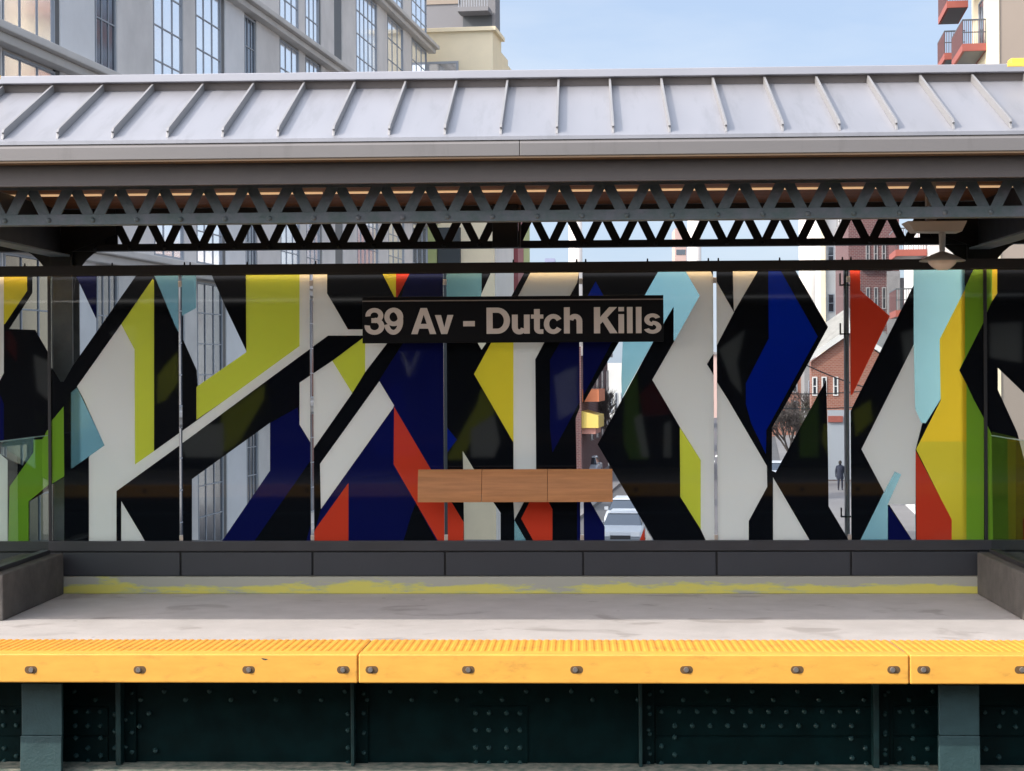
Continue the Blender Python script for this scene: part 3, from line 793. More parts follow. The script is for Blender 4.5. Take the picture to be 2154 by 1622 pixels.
for px in (105, 2073):
    x = at(px, 855, YW).x
    put("mullion", ws, lambda b: b.box(x - 0.011, x + 0.011, YW - 0.012, YW + 0.05, zb1, zr0, M['steelblack']), bevel=0.002)
for px, dy in ((52, 0), (150, 0), (236, 0), (388, 0), (400, 0), (520, 0), (664, 0), (1080, 0), (1213, 0), (1232, 0), (1362, 0), (1490, 0), (1511, 0), (1640, 0), (1772, 0), (1790, 0)):
    x = at(px, 550, YW).x
    put("rail_bolt", ws, lambda b: b.tube((x, YW, zr1 - 0.001), (x, YW, zr1 + 0.022), 0.007, 0.005, M['steelblack'], 8))
for px in (380, 656, 937, 1223, 1505, 1786):
    x = at(px, 855, YW).x
    for z in (zb1 + 0.02, zr0 - 0.07):
        put("seam_clip", ws, lambda b: b.box(x - 0.013, x + 0.013, YW - 0.004, YW + 0.02, z - 0.02, z + 0.02, M['bolt']), bevel=0.002)

# ================================================================== SIGN
YS = 11.98
a = at(762, 622, YS); c = at(1396, 722, YS)
xs0, xs1 = a.x, c.x; zs1 = at(1079, 623, YS).z; zs0 = at(1079, 720.5, YS).z
sg = thing("station_sign", "black station name sign with light lettering in front of the glass", "sign", ((xs0 + xs1) / 2, YS, zs0))
put("board", sg, lambda b: b.box(xs0, xs1, YS, YS + 0.06, zs0, zs1, M['signblack']), bevel=0.003)
zl = at(1079, 631.5, YS).z
put("rule_line", sg, lambda b: b.box(xs0 + 0.001, xs1 - 0.001, YS - 0.0016, YS - 0.0006, zl - 0.004, zl + 0.004, M['signline']))
def arc(cx, cy, rx, ry, tx, ty, a0, a1, n=26):
    o = []; i = []
    for k in range(n + 1):
        t = math.radians(a0 + (a1 - a0) * k / n)
        o.append((cx + rx * math.cos(t), cy + ry * math.sin(t))); i.append((cx + (rx - tx) * math.cos(t), cy + (ry - ty) * math.sin(t)))
    return o + i[::-1]
def rc(x0, y0, x1, y1): return [(x0, y0), (x1, y0), (x1, y1), (x0, y1)]
GL = {
'3': [arc(21,39.5,19,16,10.8,9.4,-85,188), arc(21,17,21,18,11.6,9.8,88,-188), rc(14.5,24,24,34)],
'9': [arc(20,36.5,20,19.5,11,9.6,0,359.9), arc(19,27.5,20.8,28.5,11.4,10,-163,75)],
'A': [[(0,0),(20,55),(33.5,55),(53,0),(39.5,0),(36.2,11.5),(26.5,11.5),(17.2,11.5),(13.5,0)]],
'v': [[(0,40),(13,40),(19.8,14),(26.5,40),(39,40),(26,0),(13.3,0)]],
'-': [rc(0,16,24.5,27)],
'D': [rc(0,0,13,55), arc(22.5,27.5,27,27.5,13,10.8,-90,90), rc(0,44.2,23,55), rc(0,0,23,10.8)],
'u': [rc(0,13,12.3,40), arc(15.5,14,15.5,15.5,12.3,10.5,180,345), rc(25.2,0,37.4,40)],
't': [rc(6.5,11,18.7,51.5), rc(0,31.5,26,40), arc(18.5,11,12,11.5,12.2,9.5,180,270), rc(18.5,-0.5,26,9)],
'c': [arc(20,20,20,21,11.4,9.6,32,328)],
'h': [rc(0,0,12.3,55), arc(23,25.5,15.6,15.5,12.2,10.5,-5,165), rc(26.4,0,38.6,26)],
'K': [rc(0,0,13,55), [(13,19),(13,34),(32,55),(48.5,55),(27.5,33),(49.5,0),(33.5,0),(18.6,24.2)]],
'i': [rc(0,0,11.8,40), rc(0,46,11.8,55)],
'l': [rc(0,0,11.8,55)],
's': [arc(18.5,28.2,17.2,13,10.6,7.8,22,272), arc(18.5,12.2,18.7,13.4,10.8,7.8,92,-160)],
}
TXT = [('3',767),('9',808.7),('A',865),('v',915),('-',974.5),('D',1023.6),('u',1077),('t',1117),('c',1144),('h',1186.4),('K',1249.5),('i',1301),('l',1319),('l',1337.7),('s',1354)]
sc_ = (at(1391, 703, YS).x - at(767, 703, YS).x) / 624.0
for chx, px in TXT:
    x0 = at(px, 703, YS).x; zb = at(px, 703.5 - (px - 767) * 0.0045 + (px - 1079) * 0.0045 * 0, YS).z
    hole = [(20.3,21.5),(32.9,21.5),(26.6,41.0)] if chx == 'A' else None
    shapes = GL[chx]
    def inn(x, y):
        if hole and pip(x, y, hole): return None
        for p in shapes:
            if pip(x, y, p): return 1
        return None
    tr = partition(shapes + ([hole] if hole else []), None, inn)
    lm = MB()
    for _, t3 in tr:
        lm.poly([(x0 + p[0] * sc_, YS - 0.0022, zb + p[1] * sc_) for p in t3], M['signtext'])
    lm.build("letter", sg)
for px in (937, 1223):
    x = at(px, 680, YS).x
    put("hanger", sg, lambda b: b.box(x - 0.012, x + 0.012, YS + 0.06, YW - 0.004, zs1 - 0.10, zs1 - 0.03, M['steelblack']))

# ================================================================== LEANING BAR
YB = 11.93
bx0, bx1 = at(878, 1020, YB).x, at(1289, 1020, YB).x
zt_, zb_ = at(1083, 988, YB).z, at(1083, 1056.5, YB).z
lb = thing("leaning_bar", "orange brown wooden leaning bar of three planks on the glass wall", "leaning bar", ((bx0 + bx1) / 2, YB, zb_))
cuts = [bx0, at(1013, 1020, YB).x, at(1151.5, 1020, YB).x, bx1]
for i in range(3):
    def pl(b):
        xa, xb = cuts[i] + 0.0012, cuts[i + 1] - 0.0012
        pr = []
        for q in range(9):                     # gently bowed face, rolling back at the top
            f = q / 8.0; z = zb_ + (zt_ - zb_) * f
            y = YB + 0.055 * f ** 2.2
            pr.append((xa, y, z))
        pr += [(xa, YB + 0.085, zt_ - 0.005), (xa, YB + 0.03, zb_ + 0.002)]
        b.prism(pr, (xb - xa, 0, 0), M['barwood'])
    put("plank", lb, pl, bevel=0.002)
for px in (937, 1223):
    x = at(px, 1020, YB).x
    put("bracket", lb, lambda b: b.box(x - 0.02, x + 0.02, YB + 0.07, YW - 0.004, zb_ + 0.05, zb_ + 0.15, M['steelblack']))

# ================================================================== CANOPY
cp = thing("canopy_roof", "grey standing seam metal canopy roof over the platform", "canopy", (0, 10.9, 2.7))
YEV, YRG = 9.38, 10.36
ze_top = zc(286.5, YEV + 0.02); zr_top = zc(182, YRG)     # roof skin at eave and at ridge line
zrt = zc(163, YRG - 0.04); zct = zc(147.5, YRG - 0.02)
slope = (zr_top - ze_top) / (YRG - YEV)
zsk1 = zr_top + 0.0
put("roof_sheet", cp, lambda b: b.hexa([(XL, YEV, ze_top - 0.02), (XR, YEV, ze_top - 0.02), (XR, YRG, zr_top - 0.02), (XL, YRG, zr_top - 0.02), (XL, YEV, ze_top), (XR, YEV, ze_top), (XR, YRG, zr_top), (XL, YRG, zr_top)], M['roof']))
put("back_roof_sheet", cp, lambda b: b.hexa([(XL, YRG + 0.1, zr_top - 0.02), (XR, YRG + 0.1, zr_top - 0.02), (XR, 12.9, ze_top - 0.05), (XL, 12.9, ze_top - 0.05), (XL, YRG + 0.1, zr_top), (XR, YRG + 0.1, zr_top), (XR, 12.9, ze_top - 0.03), (XL, 12.9, ze_top - 0.03)], M['roof']))
put("ridge_upstand", cp, lambda b: b.box(XL, XR, YRG + 0.001, YRG + 0.06, zr_top - 0.05, zct - 0.01, M['gutter']))
put("ridge_cap", cp, lambda b: b.box(XL, XR, YRG - 0.045, YRG + 0.16, zrt, zct, M['cap']), bevel=0.004)
x5, x2127 = at(5, 292, YEV + 0.04).x, at(2127, 276, YEV + 0.04).x
pt = (x2127 - x5) / 18
k0, k1 = -int((x5 - XL) / pt), 18 + int((XR - x2127) / pt)
hr = 0.046
nrm = Vector((0, -slope, 1)).normalized()
rib0 = None
for k in range(k0, k1 + 1):
    x = x5 + k * pt
    if rib0 is None:
        b = MB()
        ya, yb = YEV + 0.035, YRG - 0.002
        p0 = Vector((x, ya, ze_top + slope * (ya - YEV) + 0.0005)); p1 = Vector((x, yb, ze_top + slope * (yb - YEV) + 0.0005))
        w = 0.0065
        up = nrm * hr
        along = (p1 - p0).normalized()
        pr = [p0 - Vector((w, 0, 0)), p1 - Vector((w, 0, 0)), p1 + up - Vector((w, 0, 0)), p0 + along * 0.05 + up - Vector((w, 0, 0)), p0 + along * 0.02 + up * 0.75 - Vector((w, 0, 0)), p0 + along * 0.03 + up * 0.5 - Vector((w, 0, 0))]
        b.prism(pr, (2 * w, 0, 0), M['rib'])
        rib0 = b.build("standing_seam", cp, bevel=0.0015); xr = x
    else:
        o = rib0.copy(); COL.objects.link(o); o.parent = cp; o.location = (x - xr, 0, 0)
zf1, zf0 = zc(286.8, YEV), zc(327, YEV)
zfm = zc(301, YEV)
xj = at(1093, 310, YEV).x
for xa, xb in ((XL, xj - 0.0015), (xj + 0.0015, XR)):
    def fa(b):
        pr = [(xa, YEV - 0.004, zf0), (xa, YEV - 0.004, zfm), (xa, YEV + 0.02, zf1), (xa, YEV + 0.035, zf1), (xa, YEV + 0.035, zf0)]
        b.prism(pr, (xb - xa, 0, 0), M['fascia'])
    put("fascia", cp, fa, bevel=0.002)
zg1 = zc(336, YEV + 0.10)
zgb = zc(382.5, YEV + 0.14)
put("drip_trim", cp, lambda b: b.hexa([(XL, YEV + 0.001, zf0 - 0.012), (XR, YEV + 0.001, zf0 - 0.012), (XR, YEV + 0.115, zf0 - 0.012), (XL, YEV + 0.115, zf0 - 0.012), (XL, YEV + 0.001, zf0 - 0.001), (XR, YEV + 0.001, zf0 - 0.001), (XR, YEV + 0.115, zf0 - 0.001), (XL, YEV + 0.115, zf0 - 0.001)], M['browntrim']))
put("gutter_board", cp, lambda b: b.box(XL, XR, YEV + 0.12, YEV + 0.16, zgb, zf0 + 0.01, M['gutter']))
ZCEIL = 2.79
def ceil(b):
    n = 16; y0, y1 = YEV + 0.17, 12.9
    for i in range(n):
        ya = y0 + (y1 - y0) * i / n; yb = y0 + (y1 - y0) * (i + 1) / n - 0.006
        b.box(XL, XR, ya, yb, ZCEIL, ZCEIL + 0.02, M['wood'])
    b.box(XL, XR, y0, y1, ZCEIL + 0.021, ZCEIL + 0.03, M['steelblack'])
put("wood_ceiling", cp, ceil)
for i in range(-6, 6):
    xa = -0.2 + i * 1.5
    put("strip_light", cp, lambda b: b.box(xa + 0.02, xa + 1.48, 11.405, 11.435, ZCEIL - 0.012, ZCEIL - 0.001, M['led']))

def lattice(Y, zb0_, zb1_, zo, zt1, xa, pitch, n0, n1, mt, label, th=0.012):
    t = thing("lattice_girder", label, "girder", (0, Y, zb0_), "riveted lattice girders under the canopy")
    def bot(b):
        b.box(XL, XR, Y - 0.006, Y + 0.006, zb0_, zb1_, mt); b.box(XL, XR, Y + 0.0065, Y + 0.09, zb0_, zb0_ + 0.012, mt)
        for k in range(n0, n1 + 1):
            b.dome((xa + k * pitch, Y - 0.006, (zb0_ + zb1_) / 2 - 0.004), 0.016, 0.013, mt)
    put("bottom_chord", t, bot, bevel=0.0015)
    put("top_chord", t, lambda b: b.box(XL, XR, Y - 0.006, Y + 0.006, zo, zt1, mt))
    w = 0.030; first = {}
    for k in range(n0, n1 + 1):
        for sg_ in (-1, 1):
            if sg_ not in first:
                b = MB(); xk = xa + k * pitch
                p0 = Vector((xk + sg_ * 0.012, 0, zb0_ + 0.018)); p1 = Vector((xk + sg_ * pitch * 0.47, 0, zo + 0.03))
                d = (p1 - p0).normalized(); q = Vector((d.z, 0, -d.x)) * w
                yo = Y + 0.0075 if sg_ > 0 else Y + 0.0205
                b.prism([Vector((p.x, yo, p.z)) for p in (p0 - q, p0 + q, p1 + q, p1 - q)], (0, th, 0), mt)
                first[sg_] = (b.build("lattice_bar", t), k)
            else:
                o = first[sg_][0].copy(); COL.objects.link(o); o.parent = t; o.location = ((k - first[sg_][1]) * pitch, 0, 0)
    return t
YN, YF = 9.87, 12.46
xn0 = at(11, 458, YN).x; pn = (at(2084, 448, YN).x - xn0) / 22
zA, zB = zc(464.5, YN), zc(442, YN)
zOpen = zc(390, YN)
lattice(YN, zA, zB, zOpen, zOpen + 0.16, xn0, pn, -int((xn0 - XL) / pn) + 1, 22 + int((XR - at(2084, 448, YN).x) / pn) - 1, M['steelgrey'], "grey lattice girder along the front under the canopy eave")
xf0 = at(1156, 512, YF).x
pf = (at(1604, 506, YF).x - xf0) / 6
lattice(YF, zc(520.5, YF), zc(506, YF), zc(460, YF), ZCEIL - 0.002, xf0, pf, -int((xf0 - XL) / pf) + 1, int((XR - xf0) / pf) - 1, M['steelblack'], "black lattice girder behind, above the glass wall")
# columns with knee brackets and cross beams
for (pc, lab, lab2) in ((127, "black steel column behind the glass at the left", "dark cross beam over the platform at the left column"), (2060, "black steel column behind the glass at the right", "dark cross beam over the platform at the right column")):
    x = at(pc, 560, YF).x; w = 0.083
    t = thing("steel_column", lab, "column", (x, YF + 0.1, -0.3), "steel columns holding the canopy")
    zq = zr1 - 0.005
    put("shaft", t, lambda b: (b.box(x - w, x + w, YF + 0.02, YF + 0.035, -0.3, zq, M['steelsheen']), b.box(x - 0.01, x + 0.01, YF + 0.0355, YF + 0.19, -0.3, zq, M['steelsheen']), b.box(x - w, x + w, YF + 0.191, YF + 0.205, -0.3, zq, M['steelsheen'])), bevel=0.002)  # shaft behind the glass, reflections painted into its grey
    put("upper_shaft", t, lambda b: (b.box(x - w, x + w, YF + 0.02, YF + 0.035, zq + 0.001, 2.50, M['steelblack']), b.box(x - w, x + w, YF + 0.191, YF + 0.205, zq + 0.001, 2.50, M['steelblack']), b.box(x - 0.01, x + 0.01, YF + 0.0355, YF + 0.19, zq + 0.001, 2.50, M['steelblack'])), bevel=0.002)  # same column above the rail, without the painted reflections
    for s_ in (-1, 1):
        def kb(b):
            pts = [(x + s_ * w * 0.99, YF + 0.05, 2.66)]
            for q in range(9):
                an = math.pi / 2 * q / 8
                pts.append((x + s_ * (w + 0.33 * (1 - math.sin(an))), YF + 0.05, 2.52 - 0.34 * (1 - math.cos(an))))
            pts[1:] = pts[1:]
            pts.insert(1, (x + s_ * (w + 0.33), YF + 0.05, 2.66))
            b.prism(pts, (0, 0.012, 0), M['steelblack'])
        put("knee_bracket", t, kb)
    tb = thing("cross_beam", lab2, "beam", (x, 11, 2.46), "cross beams under the canopy")
    put("web", tb, lambda b: b.box(x - 0.012, x + 0.012, YN + 0.10, YF - 0.01, 2.455, 2.78, M['steelblack']))
    put("flange", tb, lambda b: b.box(x - 0.075, x + 0.075, YN + 0.10, YF - 0.012, 2.440, 2.454, M['steelgrey']), bevel=0.002)
    def gus(b):
        for s_ in (-1, 1):
            b.prism([(x + s_ * 0.013, YF - 0.03, 2.445), (x + s_ * 0.42, YF - 0.03, 2.60), (x + s_ * 0.42, YF - 0.03, 2.78), (x + s_ * 0.013, YF - 0.03, 2.78)], (0, 0.012, 0), M['steelblack'])
            b.prism([(x + s_ * 0.013, YN + 0.12, 2.455), (x + s_ * 0.30, YN + 0.12, 2.55), (x + s_ * 0.30, YN + 0.12, 2.78), (x + s_ * 0.013, YN + 0.12, 2.78)], (0, 0.012, 0), M['steelblack'])
    put("gusset", tb, gus)
# junction plate at the middle of the far girder
a = at(1036, 466, YF - 0.05); c = at(1090, 521, YF - 0.05)
jb = thing("junction_box", "black square box fixed to the far girder above the sign", "junction box", ((a.x + c.x) / 2, YF - 0.06, c.z))
put("housing", jb, lambda b: b.box(a.x, c.x, YF - 0.09, YF - 0.02, c.z, a.z + 0.12, M['steelblack']), bevel=0.004)
put("conduit", jb, lambda b: b.tube((c.x + 0.012, YF - 0.05, c.z), (c.x + 0.012, YF - 0.05, 2.78), 0.009, 0.009, M['gutter'], 8))

# roof anchors
for (p0, p1, py0, py1, lab) in ((2122, 2190, 139, 114, "yellow anchor block on the ridge cap at the roof's right"), (-40, 6, 163, 148, "yellow painted anchor on the ridge cap at the far left")):
    a = at(p0, py0, YRG); c = at(p1, py1, YRG)
    t = thing("roof_anchor", lab, "roof anchor", ((a.x + c.x) / 2, YRG, zct), "yellow anchors on the canopy ridge")
    put("base_plate", t, lambda b: b.box(a.x - 0.02, c.x, YRG - 0.047, YRG + 0.1, zct - 0.018, zct + 0.004, M['anchor']), bevel=0.002)
    if p0 > 0: put("block", t, lambda b: b.box(a.x + 0.01, c.x, YRG - 0.02, YRG + 0.07, zct + 0.0045, zct + 0.038, M['anchor']), bevel=0.004)

# pendant lamp
YLm = 11.0
pc = at(1972, 480, YLm)
zp1, zp0 = at(1972, 466, YLm).z, at(1972, 489, YLm).z
ld = thing("pendant_lamp", "cream pendant lamp with dish shade hanging under the canopy", "lamp", (pc.x + 0.03, YLm, zp0))
def mount(b):
    xa, xb = at(1905, 480, YLm).x, at(2030, 480, YLm).x
    xm = at(1960, 480, YLm).x
    b.hexa([(xa + 0.05, YLm - 0.04, zp0 + 0.004), (xb - 0.03, YLm - 0.05, zp0), (xb - 0.03, YLm + 0.12, zp0), (xa + 0.05, YLm + 0.12, zp0 + 0.004), (xa, YLm - 0.06, zp1), (xb, YLm - 0.07, zp1), (xb, YLm + 0.16, zp1), (xa, YLm + 0.16, zp1)], M['lampcream'])
    b.box(xm - 0.03, xm + 0.03, YLm + 0.0, YLm + 0.06, zp1 + 0.001, ZCEIL - 0.001, M['lampcream'])
put("mount_box", ld, mount, bevel=0.004)
lx = at(1982, 530, YLm).x
zs_ = at(1982, 548, YLm).z
put("stem", ld, lambda b: b.tube((lx, YLm, zp0 - 0.001), (lx, YLm, at(1982, 531, YLm).z), 0.022, 0.017, M['lampcream'], 14), smooth=False)
z531 = at(1982, 531, YLm).z; rsh = 47 / 3600 * YLm
sh = put("shade", ld, lambda b: b.lathe((lx, YLm, 0), [(0.02, z531 + 0.004), (0.032, z531), (0.07, z531 - 0.016), (0.11, z531 - 0.034), (rsh, zs_), (rsh, zs_ - 0.006), (0.085, zs_ + 0.004), (0.02, zs_ + 0.01)], M['lampshade'], 28), smooth=True)
zgl = at(1982, 568, YLm).z
put("globe", ld, lambda b: b.lathe((lx, YLm, 0), [(0.088, zs_ + 0.002), (0.086, zs_ - 0.018), (0.07, zs_ - 0.036), (0.045, zgl + 0.006), (0.03, zgl), (0.001, zgl - 0.002)], M['lampglass'], 28), smooth=True)

# pole just behind the glass
xp0 = at(1781, 855, 12.75).x
po = thing("utility_pole", "grey conduit pole behind the glass seam right of the blue lozenge", "pole", (xp0, 12.75, -6))
put("shaft", po, lambda b: b.tube((xp0, 12.75, -6), (xp0, 12.75, zr1 - 0.01), 0.021, 0.019, M['pole'], 14), smooth=True)
for py, hh in ((588, 26), (692, 24), (1078, 20)):
    z = at(1781, py, 12.75).z
    def bk(b):
        h = hh / 3600 * 12.75 / 2
        b.box(xp0 - 0.048, xp0 - 0.040, 12.735, 12.765, z - h, z + h, M['steelblack'])
        b.box(xp0 - 0.0395, xp0 + 0.03, 12.728, 12.772, z - h, z - h + 0.010, M['steelblack'])
    put("clamp", po, bk)

# ================================================================== OPPOSITE PLATFORM (behind the camera, seen in the glass)
ob = thing("opposite_edge_board", "yellow edge board of the near platform, mirrored dimly in the glass", "edge board", (0, 1.0, -0.15))
put("lower_flange", ob, lambda b: b.box(-12, 12, 0.81, 0.99, -0.40, -0.375, M['bracket']))
put("board", ob, lambda b: b.box(-12, 12, 0.955, 1.05, -0.15, 0.02, M['yellowedge']), bevel=0.01)
for i in range(-12, 12):
    put("bolt_socket", ob, lambda b: b.tube((i * 0.75, 1.051, -0.06), (i * 0.75, 1.053, -0.06), 0.03, 0.03, M['socket'], 14))
ow = thing("opposite_windscreen", "coloured windscreen wall at the back of the near platform", "glass wall", (0, -2.9, 0))
OPP = [('lime', [(331,790),(375,738),(375,805),(350,840),(330,850)]), ('lime', [(465,868),(500,848),(557,808),(555,840),(506,927),(478,950),(467,950)]),
('lime', [(938,967),(973,967),(990,930),(1045,862),(1014,815),(1003,850)]), ('green', [(1313,800),(1340,780),(1345,880),(1362,950),(1362,966),(1325,966),(1312,935)]),
('green', [(1682,850),(1722,830),(1722,962),(1682,962)]), ('lime', [(1733,890),(1728,930),(1746,965),(1750,900)]), ('lime', [(1795,865),(1832,840),(1836,885),(1800,918)]),
('white', [(70,745),(105,762),(105,845),(78,822)]), ('white', [(372,932),(420,895),(470,890),(470,962),(390,962)]), ('red', [(12,696),(22,696),(35,720),(34,762),(12,730)]), ('olive', [(73,860),(98,880),(93,902),(75,900)]),
('white', [(990,902),(1040,872),(1052,930),(1040,962),(990,962)]), ('white', [(1165,790),(1215,768),(1215,862),(1175,885)]), ('white', [(1333,880),(1350,868),(1366,962),(1350,962)]),
('white', [(1398,890),(1412,885),(1412,962),(1396,962)]), ('white', [(1512,735),(1568,692),(1550,762),(1562,832),(1538,802)]), ('red', [(1345,830),(1405,770),(1410,872),(1352,876)]),
('white', [(1895,700),(1925,690),(1925,770),(1905,800)]), ('white', [(2082,680),(2150,676),(2150,764),(2082,752)]), ('lime', [(150,830),(190,800),(190,900),(150,940)]), ('navy', [(560,740),(640,730),(640,900),(570,880)]),
('white', [(850,740),(862,770),(875,740),(884,740),(866,790),(858,790),(841,740)]), ('white', [(230,700),(290,680),(280,780)]), ('blue', [(760,860),(840,800),(880,960),(790,960)]), ('lime', [(-220,760),(-120,720),(-140,900),(-230,930)]), ('white', [(2230,720),(2330,760),(2300,900),(2240,880)])]
OPQ = []
for cn, pts in OPP:
    P = [at(x, y, 2 * YW + 2.9) for x, y in pts]; OPQ.append((cn, [(p.x, max(0.06, min(2.5, p.z))) for p in P]))
def oww(b):
    def own(x, z):
        k = 'black'
        for cn, q in OPQ:
            if pip(x, z, q): k = cn
        return k
    for k, tr in partition([q for _, q in OPQ], [(-12, 0.05), (12, 0.05), (12, 2.6), (-12, 2.6)], own):
        ar = sum(tr[q][0] * tr[(q + 1) % 3][1] - tr[(q + 1) % 3][0] * tr[q][1] for q in range(3))
        if ar > 0: tr = tr[::-1]
        b.poly([(p[0], -2.9, p[1]) for p in tr], M[k]); b.poly([(p[0], -2.914, p[1]) for p in tr][::-1], M[k])
ob_ = MB(); oww(ob_); ob_.build("glass_wall_panel", ow, recalc=False)
put("frame", ow, lambda b: (b.box(-12, 12, -2.95, -2.86, 2.601, 2.70, M['railblack']), b.box(-12, 12, -2.95, -2.86, 0.001, 0.049, M['railblack'])))

oc = thing("opposite_canopy", "canopy roof over the near platform where the viewer stands", "canopy", (0, -1, 2.7))
put("roof_slab", oc, lambda b: b.box(-12, 12, -3.3, 0.9, 2.75, 2.85, M['gutter']))
put("fascia", oc, lambda b: b.box(-12, 12, 0.901, 0.96, 2.62, 2.86, M['fascia']))
put("roof_top", oc, lambda b: b.hexa([(-12, -3.3, 2.851), (12, -3.3, 2.851), (12, 0.9, 2.851), (-12, 0.9, 2.851), (-12, -1.3, 3.4), (12, -1.3, 3.4), (12, -1.1, 3.4), (-12, -1.1, 3.4)], M['roof']))

# ================================================================== BUILDINGS
def window_side(root, t, out, s0, s1, z0, z1, frame, glass, rows=1, cols=1, fw=0.07, name="window"):
    "window on a wall parallel to the street at offset t; out = +1 faces the street from the left, -1 from the right"
    def fr(b):
        d0, d1 = t + out * 0.002, t + out * 0.05
        lo, hi = min(d0, d1), max(d0, d1)
        b.obox(s0, s1, lo, hi, z0, z0 + fw, frame); b.obox(s0, s1, lo, hi, z1 - fw, z1, frame)
        b.obox(s0, s0 + fw, lo, hi, z0 + fw, z1 - fw, frame); b.obox(s1 - fw, s1, lo, hi, z0 + fw, z1 - fw, frame)
        e0, e1 = t + out * 0.002, t + out * 0.035
        lo, hi = min(e0, e1), max(e0, e1)
        for r in range(1, rows):
            z = z0 + (z1 - z0) * r / rows; b.obox(s0 + fw, s1 - fw, lo, hi, z - fw * 0.3, z + fw * 0.3, frame)
        for c_ in range(1, cols):
            s_ = s0 + (s1 - s0) * c_ / cols; b.obox(s_ - fw * 0.3, s_ + fw * 0.3, lo, hi, z0 + fw, z1 - fw, frame)
    w = put(name, root, fr)
    g0, g1 = sorted((t + out * 0.003, t + out * 0.018))
    put("pane", w, lambda b: b.obox(s0 + fw, s1 - fw, g0, g1, z0 + fw, z1 - fw, glass))
    return w
def window_front(root, s, t0, t1, z0, z1, frame, glass, rows=2, cols=1, fw=0.08):
    def fr(b):
        b.obox(s - 0.06, s - 0.002, t0, t1, z0, z0 + fw, frame); b.obox(s - 0.06, s - 0.002, t0, t1, z1 - fw, z1, frame)
        b.obox(s - 0.06, s - 0.002, t0, t0 + fw, z0 + fw, z1 - fw, frame); b.obox(s - 0.06, s - 0.002, t1 - fw, t1, z0 + fw, z1 - fw, frame)
        for r in range(1, rows):
            z = z0 + (z1 - z0) * r / rows; b.obox(s - 0.045, s - 0.002, t0 + fw, t1 - fw, z - fw * .35, z + fw * .35, frame)
    w = put("window", root, fr)
    put("pane", w, lambda b: b.obox(s - 0.02, s - 0.003, t0 + fw, t1 - fw, z0 + fw, z1 - fw, glass))
    return w

# ---- grey industrial building on the left of the street
TL = -11.5
gb = thing("office_building", "long grey industrial building with gridded windows left of the street", "building", S(40, -18, -6))
sE = s_at(903, TL)
put("wall", gb, lambda b: b.obox(15, sE - 0.1, -26, TL - 0.03, -6, 15.2, M['bgrey']))
wins = [(-150, -70), (-60, 0), (8, 117), (203, 246), (325, 386), (414, 467), (517, 539), (591, 630), (645, 673), (752, 795), (818, 850), (869, 900)]
piers = [(-190, -152), (-68, -62), (2, 6), (128, 201), (248, 324), (387, 413), (475, 516), (541, 590), (631, 644), (678, 705), (722, 751), (796, 817), (851, 868)]
dark = [(118, 127), (467, 474), (540, 541), (673, 677), (705, 721)]
for p0, p1 in piers:
    put("pilaster", gb, lambda b: b.obox(s_at(p0, TL), s_at(p1, TL), TL - 0.03, TL + 0.03, -6, 15.1, M['bgreylight'] if p0 in (128, 475) else M['bgrey']), bevel=0.03)
for p0, p1 in dark:
    put("reveal_shade_panel", gb, lambda b: b.obox(s_at(p0, TL), s_at(p1, TL), TL - 0.029, TL + 0.01, -6, 15.1, M['bdark']))  # flush panel, shade of a deep reveal put into its colour
zL = [-2.4, 0.8, 3.75, 6.85, 9.95, 13.0, 15.3]
for z in zL:
    def led(b):
        b.obox(15, sE + 0.4, TL - 0.028, TL + 0.36, z - 0.13, z, M['bledge']); b.obox(15, sE + 0.3, TL - 0.028, TL + 0.24, z - 0.28, z - 0.131, M['bledge'])
    put("ledge", gb, led, bevel=0.02)
for p0, p1 in wins:
    a_, c_ = s_at(p0, TL), s_at(p1, TL)
    isd = p0 in (203, 517)
    for zi in range(len(zL) - 1):
        z0, z1 = zL[zi] + 0.06, zL[zi + 1] - 0.32
        if zi == 0: z0 = zL[0] + 0.3
        window_side(gb, TL - 0.028, 1, a_, c_, z0, z1, M['bframe'], M['dglass'] if (isd or zi < 2) else M['bglass'], rows=3 if p0 < 300 else 4, cols=3 if (c_ - a_) < 2.6 else 5, fw=0.04)
# lit shop windows at its foot
lit = emis("warm shop light", (1.0, 0.80, 0.55), 2.2)
for i, s_ in enumerate((s_at(425, TL), s_at(457, TL))):
    for z in (-3.2, -4.2): put("shop_lamp", gb, lambda b: b.obox(s_, s_ + 0.35, TL - 0.30, TL - 0.26, z - 0.12, z + 0.12, lit))

# ---- cream building next to it
s0 = sE + 1.0
ta, tb_ = t_at(880, s0), t_at(1040, s0)
cb_ = thing("apartment_building", "cream stucco block behind the grey building's far end", "building", S(s0 + 8, (ta + tb_) / 2, -6))
sB = s_at(1112, tb_)
ztop = z_at(65, s0, tb_, 1000)
sU = s_at(1058, tb_)
zs1_, zs2_ = z_at(108, s_at(1058, tb_), tb_), z_at(136, s_at(1072, tb_), tb_)
put("wall", cb_, lambda b: (b.obox(s0, sU, ta, tb_, -6, ztop, M['cream']), b.obox(sU + 0.01, sB, ta, tb_, -6, 9.2, M['cream'])))
put("terrace", cb_, lambda b: (b.obox(sU + 0.01, s_at(1072, tb_), ta, tb_, 9.21, zs1_, M['cream']), b.obox(s_at(1072, tb_) + 0.01, s_at(1086, tb_), ta, tb_, 9.21, zs2_, M['cream'])))
put("parapet", cb_, lambda b: b.obox(s0 - 0.12, sU + 0.1, ta, tb_ + 0.12, ztop + 0.001, ztop + 0.14, M['cream']))
window_front(cb_, s0 - 0.001, t_at(902, s0), t_at(968, s0), z_at(165, s0, ta, 930), z_at(131, s0, ta, 930), M['bframe'], M['bglass'], rows=1)
put("slate_panel", cb_, lambda b: b.obox(s0 - 0.2, s0 - 0.001, t_at(924, s0), t_at(971, s0), -6, z_at(480, s0, ta, 940), M['slate']))
